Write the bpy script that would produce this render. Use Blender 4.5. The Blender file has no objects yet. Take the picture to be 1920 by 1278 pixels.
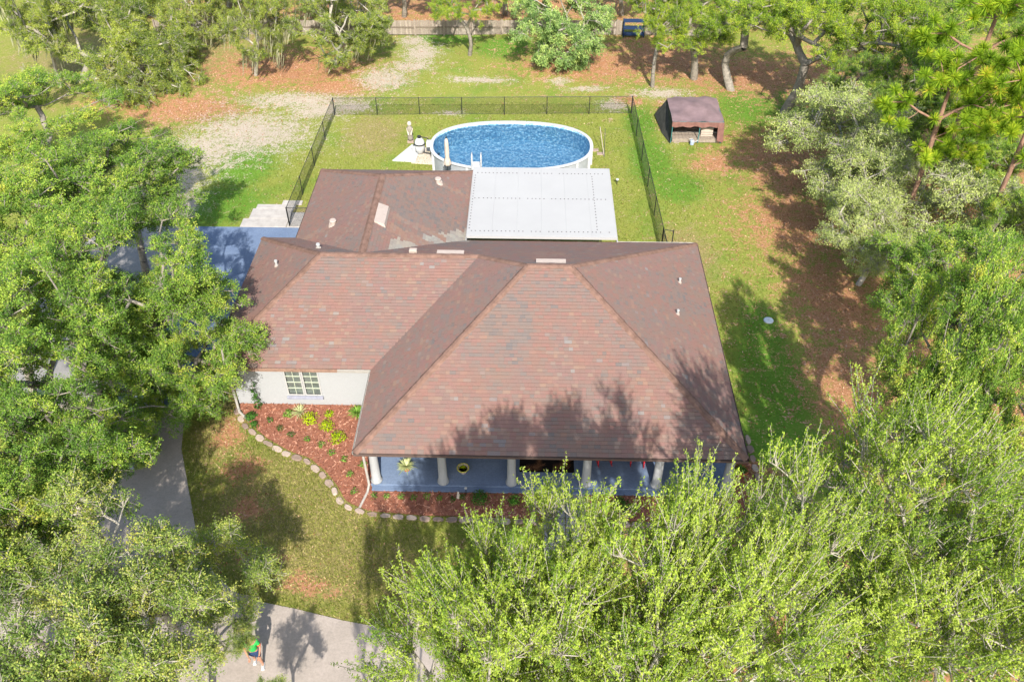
import bpy, math, random
import numpy as np

random.seed(7)
rng = np.random.default_rng(11)
scene = bpy.context.scene
col = scene.collection

# ---------------------------------------------------------------- camera, sky, sun, exposure
cam_d = bpy.data.cameras.new('camera')
cam = bpy.data.objects.new('camera', cam_d)
col.objects.link(cam)
cam.location = (0, 0, 27.2)
cam.rotation_euler = (math.radians(90 - 41.5), 0, math.radians(1.33))
cam_d.sensor_width = 36
cam_d.lens = 36 * 1608 / 1920
cam_d.clip_end = 3000
scene.camera = cam

SUN_EL, SUN_AZ = 40.5, 172.0            # degrees; azimuth clockwise from north (+Y)
sun_d = bpy.data.lights.new('sun', 'SUN')
sun_d.energy = 4.7
sun_d.angle = math.radians(0.5)
sun_d.color = (1.0, 0.94, 0.85)
sun = bpy.data.objects.new('sun', sun_d)
col.objects.link(sun)
sun.rotation_euler = (math.radians(90 - SUN_EL), 0, math.radians(180 - SUN_AZ))

world = bpy.data.worlds.new('World')
scene.world = world
world.use_nodes = True
wn = world.node_tree
bg = wn.nodes['Background']
sky = wn.nodes.new('ShaderNodeTexSky')
sky.sky_type = 'NISHITA'
sky.sun_disc = False
sky.sun_elevation = math.radians(SUN_EL)
sky.sun_rotation = math.radians(SUN_AZ)
sky.air_density = 1.2
sky.dust_density = 2.0
wn.links.new(sky.outputs[0], bg.inputs[0])
bg.inputs[1].default_value = 0.15
scene.view_settings.view_transform = 'Standard'
scene.view_settings.look = 'None'
scene.view_settings.exposure = 0.95
scene.view_settings.gamma = 1.0
scene.view_settings.use_curve_mapping = False
scene.cycles.max_bounces = 8
scene.cycles.transparent_max_bounces = 16


# ---------------------------------------------------------------- material helpers
class NT:
    def __init__(self, name):
        self.m = bpy.data.materials.new(name)
        self.m.use_nodes = True
        self.t = self.m.node_tree
        self.bsdf = self.t.nodes['Principled BSDF']
        self.out = self.t.nodes['Material Output']

    def n(self, typ, **kw):
        nd = self.t.nodes.new(typ)
        for k, v in kw.items():
            setattr(nd, k, v)
        return nd

    def l(self, a, b):
        self.t.links.new(a, b)

    def attr(self, name, out='Fac'):
        return self.n('ShaderNodeAttribute', attribute_name=name).outputs[out]

    def coord(self, kind='Object'):
        if kind == 'World':
            return self.n('ShaderNodeNewGeometry').outputs['Position']
        return self.n('ShaderNodeTexCoord').outputs[kind]

    def noise(self, scale, detail=4, rough=0.6, co=None, out='Fac', dist=0.0):
        nd = self.n('ShaderNodeTexNoise')
        nd.inputs['Scale'].default_value = scale
        nd.inputs['Detail'].default_value = detail
        nd.inputs['Roughness'].default_value = rough
        nd.inputs['Distortion'].default_value = dist
        if co is not None:
            self.l(co, nd.inputs['Vector'])
        return nd.outputs[out]

    def math(self, op, a, b=None, c=None, clamp=False):
        nd = self.n('ShaderNodeMath', operation=op)
        nd.use_clamp = clamp
        for i, v in enumerate((a, b, c)):
            if v is None:
                continue
            if isinstance(v, (int, float)):
                nd.inputs[i].default_value = v
            else:
                self.l(v, nd.inputs[i])
        return nd.outputs[0]

    def step(self, v, lo, hi):
        nd = self.n('ShaderNodeMapRange', interpolation_type='SMOOTHSTEP')
        self.l(v, nd.inputs[0])
        nd.inputs[1].default_value = lo
        nd.inputs[2].default_value = hi
        return nd.outputs[0]

    def ramp(self, fac, stops):
        nd = self.n('ShaderNodeValToRGB')
        e = nd.color_ramp.elements
        while len(e) < len(stops):
            e.new(0.5)
        for el, (p, c) in zip(e, stops):
            el.position = p
            el.color = (*c, 1)
        self.l(fac, nd.inputs[0])
        return nd.outputs[0]

    def mix(self, fac, a, b, blend='MIX'):
        nd = self.n('ShaderNodeMix', data_type='RGBA', blend_type=blend)
        for sock, v in ((nd.inputs[0], fac), (nd.inputs[6], a), (nd.inputs[7], b)):
            if isinstance(v, (int, float)):
                sock.default_value = v
            elif isinstance(v, tuple):
                sock.default_value = (*v, 1)
            else:
                self.l(v, sock)
        return nd.outputs[2]

    def bump(self, h, strength=0.3, dist=0.02):
        nd = self.n('ShaderNodeBump')
        nd.inputs['Strength'].default_value = strength
        nd.inputs['Distance'].default_value = dist
        self.l(h, nd.inputs['Height'])
        self.l(nd.outputs[0], self.bsdf.inputs['Normal'])
        return nd.outputs[0]

    def fin(self, color, rough=0.8, spec=0.3, metal=0.0):
        if isinstance(color, tuple):
            self.bsdf.inputs['Base Color'].default_value = (*color, 1)
        else:
            self.l(color, self.bsdf.inputs['Base Color'])
        self.bsdf.inputs['Roughness'].default_value = rough
        self.bsdf.inputs['Specular IOR Level'].default_value = spec
        self.bsdf.inputs['Metallic'].default_value = metal
        return self.m


def simple(name, c, rough=0.7, var=0.12, scale=6.0, spec=0.3, metal=0.0, bump=0.0):
    n = NT(name)
    co = n.coord('World')
    f = n.noise(scale, 5, 0.65, co)
    lo = tuple(x * (1 - var) for x in c)
    hi = tuple(min(1, x * (1 + var)) for x in c)
    colr = n.ramp(f, [(0.3, lo), (0.7, hi)])
    if bump:
        n.bump(f, bump, 0.02)
    return n.fin(colr, rough, spec, metal)


# ---------------------------------------------------------------- mesh helpers
class MB:
    def __init__(self):
        self.v, self.f, self.a = [], [], []

    def add(self, vs, fs, tone=0.5):
        o = len(self.v)
        self.v += [tuple(map(float, p)) for p in vs]
        for f in fs:
            self.f.append(tuple(i + o for i in f))
            self.a.append(tone)
        return self

    def box(self, x0, x1, y0, y1, z0, z1, tone=0.5, bev=0.0):
        if bev > 0:
            b = bev
            vs = []
            for z, i in ((z0, 0), (z1 - b, 0), (z1, b)):
                vs += [(x0 + i, y0 + i, z), (x1 - i, y0 + i, z), (x1 - i, y1 - i, z), (x0 + i, y1 - i, z)]
            fs = [(3, 2, 1, 0), (8, 9, 10, 11)]
            for k in (0, 4):
                for j in range(4):
                    fs.append((k + j, k + (j + 1) % 4, k + 4 + (j + 1) % 4, k + 4 + j))
            return self.add(vs, fs, tone)
        vs = [(x0, y0, z0), (x1, y0, z0), (x1, y1, z0), (x0, y1, z0), (x0, y0, z1), (x1, y0, z1), (x1, y1, z1), (x0, y1, z1)]
        return self.add(vs, [(3, 2, 1, 0), (4, 5, 6, 7), (0, 1, 5, 4), (1, 2, 6, 5), (2, 3, 7, 6), (3, 0, 4, 7)], tone)

    def prism(self, poly, z0, z1, tone=0.5):
        n = len(poly)
        vs = [(x, y, z0) for x, y in poly] + [(x, y, z1) for x, y in poly]
        fs = [tuple(range(n - 1, -1, -1)), tuple(range(n, 2 * n))]
        fs += [(i, (i + 1) % n, n + (i + 1) % n, n + i) for i in range(n)]
        return self.add(vs, fs, tone)

    def tube(self, p, q, r0, r1=None, n=8, caps=True, tone=0.5):
        r1 = r0 if r1 is None else r1
        p, q = np.array(p, float), np.array(q, float)
        d = q - p
        d /= (np.linalg.norm(d) + 1e-9)
        u = np.cross(d, (0, 0, 1) if abs(d[2]) < 0.9 else (1, 0, 0))
        u /= np.linalg.norm(u)
        w = np.cross(d, u)
        vs = []
        for c, r in ((p, r0), (q, r1)):
            for k in range(n):
                t = 2 * math.pi * k / n
                vs.append(c + r * (math.cos(t) * u + math.sin(t) * w))
        fs = [(k, (k + 1) % n, n + (k + 1) % n, n + k) for k in range(n)]
        if caps:
            fs += [tuple(range(n - 1, -1, -1)), tuple(range(n, 2 * n))]
        return self.add(vs, fs, tone)

    def path(self, pts, r, n=6, tone=0.5):
        for a, b in zip(pts[:-1], pts[1:]):
            self.tube(a, b, r, r, n, True, tone)
        return self

    def lathe(self, c, prof, n=20, tone=0.5, caps=True):
        vs, fs = [], []
        for r, z in prof:
            for k in range(n):
                t = 2 * math.pi * k / n
                vs.append((c[0] + r * math.cos(t), c[1] + r * math.sin(t), c[2] + z))
        for j in range(len(prof) - 1):
            for k in range(n):
                fs.append((j * n + k, j * n + (k + 1) % n, (j + 1) * n + (k + 1) % n, (j + 1) * n + k))
        if caps:
            fs.append(tuple(range(n - 1, -1, -1)))
            fs.append(tuple(range((len(prof) - 1) * n, len(prof) * n)))
        return self.add(vs, fs, tone)

    def mesh(self, name, mat, smooth=False):
        me = bpy.data.meshes.new(name)
        me.from_pydata(self.v, [], self.f)
        at = me.attributes.new('tone', 'FLOAT', 'FACE')
        at.data.foreach_set('value', np.array(self.a, 'f'))
        me.materials.append(mat)
        if smooth:
            me.polygons.foreach_set('use_smooth', [True] * len(me.polygons))
        me.update()
        return me

    def build(self, name, mat, parent=None, smooth=False, loc=None, **tags):
        return link(name, self.mesh(name, mat, smooth), parent, loc, **tags)


def link(name, data, parent=None, loc=None, **tags):
    o = bpy.data.objects.new(name, data)
    col.objects.link(o)
    if parent is not None:
        o.parent = parent
    if loc is not None:
        o.location = loc
    for k, v in tags.items():
        o[k] = v
    return o


def thing(name, label, cat, loc=(0, 0, 0), rz=0.0, group=None):
    o = link(name, None, None, loc, label=label, category=cat)
    o.rotation_euler = (0, 0, rz)
    o.empty_display_size = 0.3
    if group:
        o['group'] = group
    return o


def np_mesh(name, verts, quads, tones, mat, tri=False):
    """verts (N,3), quads (M,4) or tris (M,3) as numpy arrays"""
    k = quads.shape[1]
    me = bpy.data.meshes.new(name)
    me.vertices.add(len(verts))
    me.vertices.foreach_set('co', verts.astype('f').ravel())
    me.loops.add(quads.size)
    me.loops.foreach_set('vertex_index', quads.astype('i').ravel())
    me.polygons.add(len(quads))
    me.polygons.foreach_set('loop_start', np.arange(0, quads.size, k, dtype='i'))
    me.update(calc_edges=True)
    at = me.attributes.new('tone', 'FLOAT', 'FACE')
    at.data.foreach_set('value', np.broadcast_to(np.asarray(tones, 'f'), (len(quads),)).copy())
    me.materials.append(mat)
    return me


# ---------------------------------------------------------------- materials
def ground_mat():
    n = NT('ground_lawn')
    co = n.coord('World')
    big = n.noise(0.35, 5, 0.6, co)
    mid = n.noise(1.6, 6, 0.7, co)
    fine = n.noise(9.0, 6, 0.75, co)
    vf = n.noise(38.0, 4, 0.8, co)
    vor = n.n('ShaderNodeTexVoronoi')
    vor.inputs['Scale'].default_value = 7.0
    n.l(co, vor.inputs['Vector'])
    g = n.math('ADD', n.math('MULTIPLY', fine, 0.55), n.math('MULTIPLY', vf, 0.45))
    grass = n.ramp(g, [(0.30, (0.087, 0.110, 0.026)), (0.45, (0.162, 0.191, 0.035)), (0.56, (0.238, 0.255, 0.053)), (0.72, (0.348, 0.307, 0.110))])
    lushc = n.ramp(g, [(0.30, (0.041, 0.099, 0.014)), (0.5, (0.093, 0.191, 0.021)), (0.7, (0.174, 0.290, 0.035))])
    dry_sunny = n.ramp(g, [(0.30, (0.098, 0.092, 0.034)), (0.5, (0.218, 0.190, 0.069)), (0.7, (0.391, 0.310, 0.149))])  # tan dry grass, brightened so sunny patches are painted into the lawn
    litc = n.ramp(g, [(0.32, (0.112, 0.046, 0.023)), (0.44, (0.269, 0.118, 0.063)), (0.55, (0.414, 0.200, 0.112)), (0.68, (0.605, 0.370, 0.237))])
    sandc = n.ramp(g, [(0.28, (0.160, 0.120, 0.080)), (0.45, (0.336, 0.280, 0.216)), (0.7, (0.496, 0.448, 0.376))])

    def mask(name, w_mid, w_fine, lo, hi):
        a = n.attr(name)
        s = n.math('ADD', a, n.math('MULTIPLY', n.math('SUBTRACT', mid, 0.5), w_mid))
        s = n.math('ADD', s, n.math('MULTIPLY', n.math('SUBTRACT', fine, 0.5), w_fine))
        return n.step(s, lo, hi)
    c = n.mix(mask('lush', 1.2, 1.0, 0.25, 0.75), grass, lushc)
    bigl = n.step(n.math('ADD', big, n.math('MULTIPLY', n.math('SUBTRACT', fine, 0.5), 0.4)), 0.50, 0.64)
    c = n.mix(n.math('MULTIPLY', bigl, 0.5), c, lushc)
    bigd = n.step(n.math('ADD', mid, n.math('MULTIPLY', n.math('SUBTRACT', fine, 0.5), 0.9)), 0.55, 0.70)
    c = n.mix(n.math('MULTIPLY', bigd, 0.35), c, dry_sunny)
    c = n.mix(mask('dry', 1.5, 1.4, 0.30, 0.85), c, dry_sunny)
    c = n.mix(n.math('MULTIPLY', mask('litter', 3.0, 3.0, 0.34, 0.86), 0.92), c, litc)
    c = n.mix(mask('sand', 2.2, 3.6, 0.34, 0.85), c, sandc)
    c = n.mix(n.step(vor.outputs['Distance'], 0.09, 0.03), c, n.mix(0.5, c, (0.5, 0.4, 0.26)))
    n.bump(g, 0.9, 0.06)
    return n.fin(c, 0.95, 0.1)


def leaf_mat(name, stops, trans=0.35, gloss=0.0):
    n = NT(name)
    oi = n.n('ShaderNodeObjectInfo').outputs['Random']
    t = n.math('ADD', n.attr('tone'), n.math('MULTIPLY', n.math('SUBTRACT', oi, 0.5), 0.22), clamp=True)
    c = n.ramp(t, stops)
    dif = n.n('ShaderNodeBsdfPrincipled')
    n.l(c, dif.inputs['Base Color'])
    dif.inputs['Roughness'].default_value = 0.7
    dif.inputs['Specular IOR Level'].default_value = 0.08
    tr = n.n('ShaderNodeBsdfTranslucent')
    n.l(n.mix(1.0, c, (1.2, 1.35, 0.5), 'MULTIPLY'), tr.inputs['Color'])
    mx = n.n('ShaderNodeMixShader')
    mx.inputs[0].default_value = trans
    n.l(dif.outputs[0], mx.inputs[1])
    n.l(tr.outputs[0], mx.inputs[2])
    n.l(mx.outputs[0], n.out.inputs['Surface'])
    n.t.nodes.remove(n.bsdf)
    return n.m


def bark_mat(name, a, b):
    n = NT(name)
    co = n.coord('Object')
    f = n.noise(5.0, 6, 0.75, co, dist=0.6)
    c = n.ramp(f, [(0.3, a), (0.65, b)])
    n.bump(f, 0.6, 0.03)
    return n.fin(c, 0.9, 0.15)


def shingle_mat():
    n = NT('shingle')
    co = n.coord('World')
    t = n.attr('tone')
    patch = n.noise(0.9, 4, 0.6, co)
    fine = n.noise(60.0, 3, 0.8, co)
    base = n.ramp(t, [(0.0, (0.05, 0.042, 0.040)), (0.05, (0.130, 0.112, 0.106)), (0.25, (0.160, 0.124, 0.108)), (0.45, (0.176, 0.116, 0.099)), (0.62, (0.190, 0.112, 0.098)),
                      (0.74, (0.200, 0.138, 0.108)), (0.86, (0.166, 0.140, 0.135)), (1.0, (0.25, 0.235, 0.20))])
    warm = n.ramp(patch, [(0.35, (0.96, 1.00, 1.03)), (0.65, (1.07, 0.99, 0.94))])
    c = n.mix(1.0, base, warm, 'MULTIPLY')
    c = n.mix(1.0, c, n.ramp(fine, [(0.3, (0.85, 0.85, 0.85)), (0.7, (1.14, 1.14, 1.14))]), 'MULTIPLY')
    n.bump(fine, 0.4, 0.004)
    return n.fin(c, 0.95, 0.12)


def water_mat():
    n = NT('pool_water')
    co = n.coord('World')
    h = n.math('ADD', n.noise(3.2, 3, 0.6, co, dist=0.8), n.math('MULTIPLY', n.noise(9.0, 2, 0.5, co), 0.35))
    b = n.n('ShaderNodeBump')
    b.inputs['Strength'].default_value = 0.2
    b.inputs['Distance'].default_value = 0.03
    n.l(h, b.inputs['Height'])
    tr = n.n('ShaderNodeBsdfTransparent')
    tr.inputs[0].default_value = (0.86, 0.96, 0.99, 1)
    gl = n.n('ShaderNodeBsdfGlossy')
    gl.inputs['Roughness'].default_value = 0.03
    n.l(b.outputs[0], gl.inputs['Normal'])
    fr = n.n('ShaderNodeFresnel')
    fr.inputs[0].default_value = 1.33
    n.l(b.outputs[0], fr.inputs['Normal'])
    mx = n.n('ShaderNodeMixShader')
    n.l(fr.outputs[0], mx.inputs[0])
    n.l(tr.outputs[0], mx.inputs[1])
    n.l(gl.outputs[0], mx.inputs[2])
    n.l(mx.outputs[0], n.out.inputs['Surface'])
    n.t.nodes.remove(n.bsdf)
    return n.m


def liner_mat():
    n = NT('pool_liner')
    co = n.coord('World')
    d = n.n('ShaderNodeVectorMath', operation='ADD')
    n.l(co, d.inputs[0])
    sc = n.n('ShaderNodeVectorMath', operation='SCALE')
    n.l(n.noise(2.0, 3, 0.6, co, out='Color'), sc.inputs[0])
    sc.inputs['Scale'].default_value = 0.5
    n.l(sc.outputs[0], d.inputs[1])
    v = n.n('ShaderNodeTexVoronoi', feature='F1')
    v.inputs['Scale'].default_value = 6.5
    n.l(d.outputs[0], v.inputs['Vector'])
    r = n.math('ADD', v.outputs['Distance'], n.math('MULTIPLY', n.noise(7.0, 4, 0.7, co), 0.6))
    c = n.ramp(r, [(0.30, (0.94, 0.97, 0.97)), (0.47, (0.74, 0.91, 0.95)), (0.72, (0.46, 0.74, 0.88)), (0.96, (0.24, 0.50, 0.68))])
    return n.fin(c, 0.6, 0.2)


M = {}
M['ground'] = ground_mat()
M['shingle'] = shingle_mat()
M['water'] = water_mat()
M['liner'] = liner_mat()
M['cap'] = simple('ridge_cap', (0.160, 0.098, 0.076), 0.95, 0.3, 3.0, 0.1)
M['deck'] = simple('roof_deck', (0.10, 0.07, 0.06), 0.95)
M['stucco'] = simple('white_stucco', (0.295, 0.305, 0.315), 0.85, 0.05, 20, bump=0.2)
M['trim'] = simple('white_trim', (0.34, 0.34, 0.335), 0.5, 0.04)
M['panel'] = simple('white_roof_panel', (0.355, 0.35, 0.34), 0.45, 0.035, 0.5)
M['cream'] = simple('cream_metal', (0.36, 0.30, 0.26), 0.6, 0.08)
M['sill'] = simple('lavender_grey_sill', (0.24, 0.25, 0.31), 0.7)
M['screw'] = simple('dark_screw', (0.10, 0.10, 0.10), 0.6)
M['gutter'] = simple('gutter_white', (0.34, 0.32, 0.29), 0.5)
M['rust'] = simple('rusty_gutter', (0.27, 0.17, 0.125), 0.7, 0.3)
M['black'] = simple('black_metal', (0.018, 0.020, 0.020), 0.5)
M['glass'] = simple('window_glass', (0.10, 0.12, 0.11), 0.08, 0.3, 3.0, 0.8)
M['grid'] = simple('window_grid', (0.42, 0.46, 0.36), 0.5)
M['concrete_path'] = simple('pale_path_concrete', (0.345, 0.323, 0.300), 0.9, 0.15, 2.5, bump=0.2)
M['stone'] = None
M['umbrella'] = simple('umbrella_cloth', (0.42, 0.36, 0.30), 0.8)
M['plastic'] = simple('white_plastic', (0.42, 0.43, 0.43), 0.35, 0.03)
M['poolwall'] = simple('pool_wall', (0.30, 0.32, 0.34), 0.5, 0.12, 4)
M['yellow'] = simple('yellow_plastic', (0.50, 0.48, 0.04), 0.5)
M['terracotta'] = simple('terracotta', (0.34, 0.10, 0.04), 0.8)
M['soil'] = simple('soil', (0.05, 0.03, 0.02), 0.95)
M['red'] = simple('red_paint', (0.40, 0.02, 0.03), 0.5)
M['wood'] = simple('grey_wood', (0.24, 0.20, 0.16), 0.9, 0.25, 8)
M['wood_dark'] = simple('weathered_rail', (0.16, 0.13, 0.10), 0.9, 0.25, 8)
M['moss'] = simple('hanging_moss', (0.25, 0.25, 0.15), 0.95, 0.2)
M['skin'] = simple('skin', (0.33, 0.17, 0.11), 0.6, 0.04)
M['hair'] = simple('hair', (0.02, 0.015, 0.01), 0.6)
M['green_cloth'] = simple('green_cloth', (0.02, 0.30, 0.06), 0.85)
M['orange_cloth'] = simple('orange_cloth', (0.55, 0.08, 0.02), 0.85)
M['navy'] = simple('navy_cloth', (0.012, 0.03, 0.08), 0.85)
M['fabric'] = simple('mauve_tarp', (0.165, 0.115, 0.12), 0.8, 0.25, 1.2)
M['fabric_red'] = simple('red_brown_valance', (0.17, 0.085, 0.07), 0.85, 0.25, 3)
M['mesh_cloth'] = simple('dark_mesh_cloth', (0.035, 0.035, 0.030), 0.9, 0.4, 3)
M['teal'] = simple('teal_trim', (0.04, 0.16, 0.16), 0.6)
M['car'] = simple('car_paint', (0.30, 0.36, 0.46), 0.2, 0.02, spec=0.6)
M['rubber'] = simple('rubber', (0.015, 0.015, 0.015), 0.8)
M['iron_lid'] = simple('pale_lid', (0.50, 0.55, 0.58), 0.6)


def toned(name, stops, rough=0.9, scale=30.0):
    n = NT(name)
    c = n.ramp(n.attr('tone'), stops)
    f = n.noise(scale, 4, 0.7, n.coord('World'))
    c = n.mix(1.0, c, n.ramp(f, [(0.3, (0.75, 0.75, 0.75)), (0.7, (1.2, 1.2, 1.2))]), 'MULTIPLY')
    n.bump(f, 0.4, 0.01)
    return n.fin(c, rough, 0.15)


def slab_mat(name, a, b, stain, joints=True):
    n = NT(name)
    co = n.coord('World')
    f = n.noise(0.8, 6, 0.65, co)
    f2 = n.noise(14.0, 4, 0.7, co)
    c = n.ramp(f, [(0.3, a), (0.7, b)])
    c = n.mix(n.math('MULTIPLY', n.step(n.noise(2.2, 6, 0.7, co), 0.55, 0.75), 0.5), c, stain)
    c = n.mix(1.0, c, n.ramp(f2, [(0.3, (0.85, 0.85, 0.85)), (0.7, (1.12, 1.12, 1.12))]), 'MULTIPLY')
    n.bump(f2, 0.3, 0.006)
    return n.fin(c, 0.85, 0.2)


M['stone'] = toned('border_stone', [(0.0, (0.203, 0.148, 0.119)), (0.5, (0.296, 0.229, 0.187)), (1.0, (0.390, 0.318, 0.266))])
M['chip'] = toned('mulch_chips', [(0.0, (0.114, 0.042, 0.026)), (0.5, (0.273, 0.105, 0.061)), (1.0, (0.440, 0.240, 0.165))])
M['mulch'] = toned('mulch', [(0.0, (0.204, 0.085, 0.055)), (1.0, (0.238, 0.100, 0.066))], scale=18)
M['drive'] = slab_mat('drive_concrete', (0.266, 0.231, 0.198), (0.337, 0.290, 0.255), (0.201, 0.179, 0.162))
M['apron'] = slab_mat('apron_concrete', (0.216, 0.208, 0.208), (0.272, 0.264, 0.256), (0.160, 0.160, 0.160))
M['blue'] = slab_mat('blue_painted_concrete', (0.109, 0.152, 0.240), (0.138, 0.186, 0.275), (0.190, 0.235, 0.300))
M['sandpad'] = slab_mat('sand_pad', (0.42, 0.36, 0.28), (0.52, 0.47, 0.40), (0.3, 0.22, 0.15))
M['frond'] = toned('rug_print', [(0.0, (0.008, 0.006, 0.006)), (0.5, (0.12, 0.052, 0.026)), (1.0, (0.24, 0.12, 0.06))])
M['grassblade'] = leaf_mat('grass_blade', [(0.0, (0.055, 0.094, 0.017)), (0.45, (0.154, 0.187, 0.033)), (0.75, (0.264, 0.264, 0.066)), (1.0, (0.440, 0.363, 0.165))], 0.3)
M['litterleaf'] = toned('dead_leaves', [(0.0, (0.120, 0.051, 0.024)), (0.6, (0.300, 0.147, 0.076)), (1.0, (0.550, 0.386, 0.246))])
M['bark_pale'] = bark_mat('bark_pale', (0.196, 0.178, 0.149), (0.414, 0.380, 0.322))
M['bark_grey'] = bark_mat('bark_grey', (0.13, 0.115, 0.095), (0.29, 0.26, 0.22))
M['bark_pine'] = bark_mat('bark_pine', (0.13, 0.075, 0.05), (0.30, 0.18, 0.125))
M['leaf_oak'] = leaf_mat('leaf_oak', [(0.0, (0.072, 0.144, 0.028)), (0.4, (0.173, 0.295, 0.045)), (0.7, (0.333, 0.430, 0.068)), (0.92, (0.405, 0.448, 0.072)), (1.0, (0.490, 0.489, 0.080))], 0.34)
M['leaf_twiggy'] = leaf_mat('leaf_twiggy', [(0.0, (0.093, 0.153, 0.037)), (0.4, (0.217, 0.304, 0.067)), (0.7, (0.383, 0.432, 0.109)), (0.92, (0.440, 0.427, 0.112)), (1.0, (0.469, 0.448, 0.087))], 0.42)
M['leaf_shoot'] = leaf_mat('leaf_shoot', [(0.0, (0.096, 0.173, 0.032)), (0.4, (0.233, 0.335, 0.048)), (0.75, (0.396, 0.480, 0.068)), (1.0, (0.397, 0.456, 0.115))], 0.42)
M['leaf_shootdark'] = leaf_mat('leaf_shootdark', [(0.0, (0.053, 0.112, 0.020)), (0.5, (0.150, 0.255, 0.036)), (1.0, (0.257, 0.355, 0.067))], 0.35)
M['leaf_sand'] = leaf_mat('leaf_sand', [(0.0, (0.173, 0.229, 0.067)), (0.5, (0.347, 0.411, 0.128)), (1.0, (0.589, 0.621, 0.228))], 0.25)
M['leaf_yel'] = leaf_mat('leaf_yel', [(0.0, (0.084, 0.158, 0.021)), (0.4, (0.211, 0.318, 0.034)), (0.75, (0.396, 0.476, 0.046)), (1.0, (0.411, 0.448, 0.072))], 0.4)
M['leaf_moss'] = leaf_mat('leaf_moss', [(0.0, (0.089, 0.134, 0.033)), (0.4, (0.217, 0.282, 0.053)), (0.75, (0.388, 0.431, 0.068)), (1.0, (0.393, 0.428, 0.115))], 0.38)
M['leaf_blue'] = leaf_mat('leaf_blue', [(0.0, (0.081, 0.151, 0.048)), (0.5, (0.236, 0.358, 0.113)), (1.0, (0.508, 0.601, 0.191))], 0.3)
M['needle'] = leaf_mat('pine_needle', [(0.0, (0.054, 0.122, 0.013)), (0.4, (0.189, 0.304, 0.020)), (0.8, (0.405, 0.486, 0.032)), (1.0, (0.675, 0.437, 0.073))], 0.35)
M['plant'] = leaf_mat('garden_leaf', [(0.0, (0.03, 0.10, 0.015)), (0.5, (0.09, 0.24, 0.02)), (1.0, (0.30, 0.40, 0.10))], 0.3)
M['plant_lime'] = leaf_mat('lime_leaf', [(0.0, (0.16, 0.28, 0.008)), (1.0, (0.42, 0.50, 0.012))], 0.3)
M['plant_dark'] = leaf_mat('dark_leaf', [(0.0, (0.02, 0.06, 0.012)), (1.0, (0.08, 0.19, 0.03))], 0.3)
M['agave'] = leaf_mat('agave_leaf', [(0.0, (0.12, 0.19, 0.05)), (0.6, (0.42, 0.45, 0.22)), (1.0, (0.60, 0.60, 0.34))], 0.2)

# ================================================================ GROUND
BLOBS = {
 'sand': [(-18.4, 51.0, 3.86, 2.91), (-20.8, 48.4, 2.72, 2.72), (-14.5, 54.5, 2.2, 1.43), (-16.3, 55.8, 4.11, 1.15), (-21.6, 45.5, 1.96, 3.13), (-10.7, 59.2, 1.75, 1.96), (-8.5, 64.0, 1.32, 1.79), (-9.4, 66.5, 1.06, 1.06), (-9.0, 61.6, 1.6, 0.94), (-12.4, 54.9, 1.48, 0.96), (9.3, 57.4, 1.89, 0.68), (9.6, 53.5, 0.5, 2.69), (-5.4, 54.1, 0.91, 0.31), (5.7, 55.5, 0.92, 0.81), (-3.7, 59.4, 2.33, 0.45), (2.1, 59.5, 0.78, 0.54), (4.0, 58.2, 1.53, 0.35), (-20.0, 41.9, 0.93, 1.12)],
 'litter': [(-27.6, 55.0, 3.34, 1.21), (-18.1, 60.9, 7.16, 4.19), (5.0, 62.4, 5.63, 3.35), (10.3, 63.4, 4.88, 4.91), (15.9, 60.7, 5.9, 3.68), (11.6, 47.8, 1.5, 1.32), (15.3, 41.1, 3.32, 3.8), (15.4, 34.3, 2.43, 4.81), (14.6, 28.1, 2.17, 4.19), (14.5, 25.5, 1.83, 2.83), (16.5, 49.0, 4.06, 3.41), (21.7, 59.1, 4.62, 5.31), (19.6, 41.2, 1.81, 3.26), (-4.4, 73.9, 26, 4.5), (6.9, 56.2, 1.12, 0.82), (-23.7, 54.3, 4.41, 2.38), (9.3, 54.2, 0.73, 2.35), (15.9, 46.3, 2.61, 2.53), (21.4, 41.2, 3.62, 3.26), (9.1, 23.0, 1.31, 0.57), (-8.2, 17.4, 0.7, 0.35), (-12.6, 24.4, .7, .9), (-11.6, 22.6, .8, .7), (-10.8, 20.6, .7, .6), (-9.9, 18.3, .8, .4), (-7.3, 17.0, .8, .3), (24, 30, 9, 12), (10, 14, 9, 6), (30, 48, 10, 20)],
 'lush': [(11.2, 28.1, 1.69, 4.54), (11.4, 31.8, 1.03, 2.39), (18.7, 55.7, 2.22, 4.88), (-17.8, 42.3, 2.49, 2.27), (7.4, 53.0, 1.07, 2.28), (7.6, 48.1, 1.34, 3.34), (15.0, 55.6, 2.22, 3.24), (-17.7, 46.8, 1.99, 2.6), (11.9, 23.9, 2.0, 1.77), (10.2, 24.5, 1.35, 1.81), (8.9, 44.9, 1.6, 1.83), (-6.7, 67.1, 3.4, 1.07), (-1.9, 65.2, 2.49, 2.04)],
 'dry': [(-9.1, 20.7, 4.61, 4.43), (-13.0, 24.9, 1.38, 3.1), (-7.1, 18.1, 3.94, 2.06), (-30.3, 62.5, 10.16, 7.81), (8.6, 37.9, 1.72, 2.95), (-10.3, 51.1, 2.11, 2.91), (-13.0, 40.4, 3.02, 2.15)],
}
BLOBS['litter'] = [b for b in BLOBS['litter'] if b[:2] != (-18.1, 60.9)] + [(-18.1, 60.9, 6.5, 3.2), (-14.0, 58.0, 3.5, 1.6)]


def field(name, X, Y):
    f = np.zeros_like(X)
    for cx, cy, rx, ry in BLOBS[name]:
        d = ((X - cx) / (rx * 1.15)) ** 2 + ((Y - cy) / (ry * 1.15)) ** 2
        f = np.maximum(f, np.exp(-d * 0.9))
    return f


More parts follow.
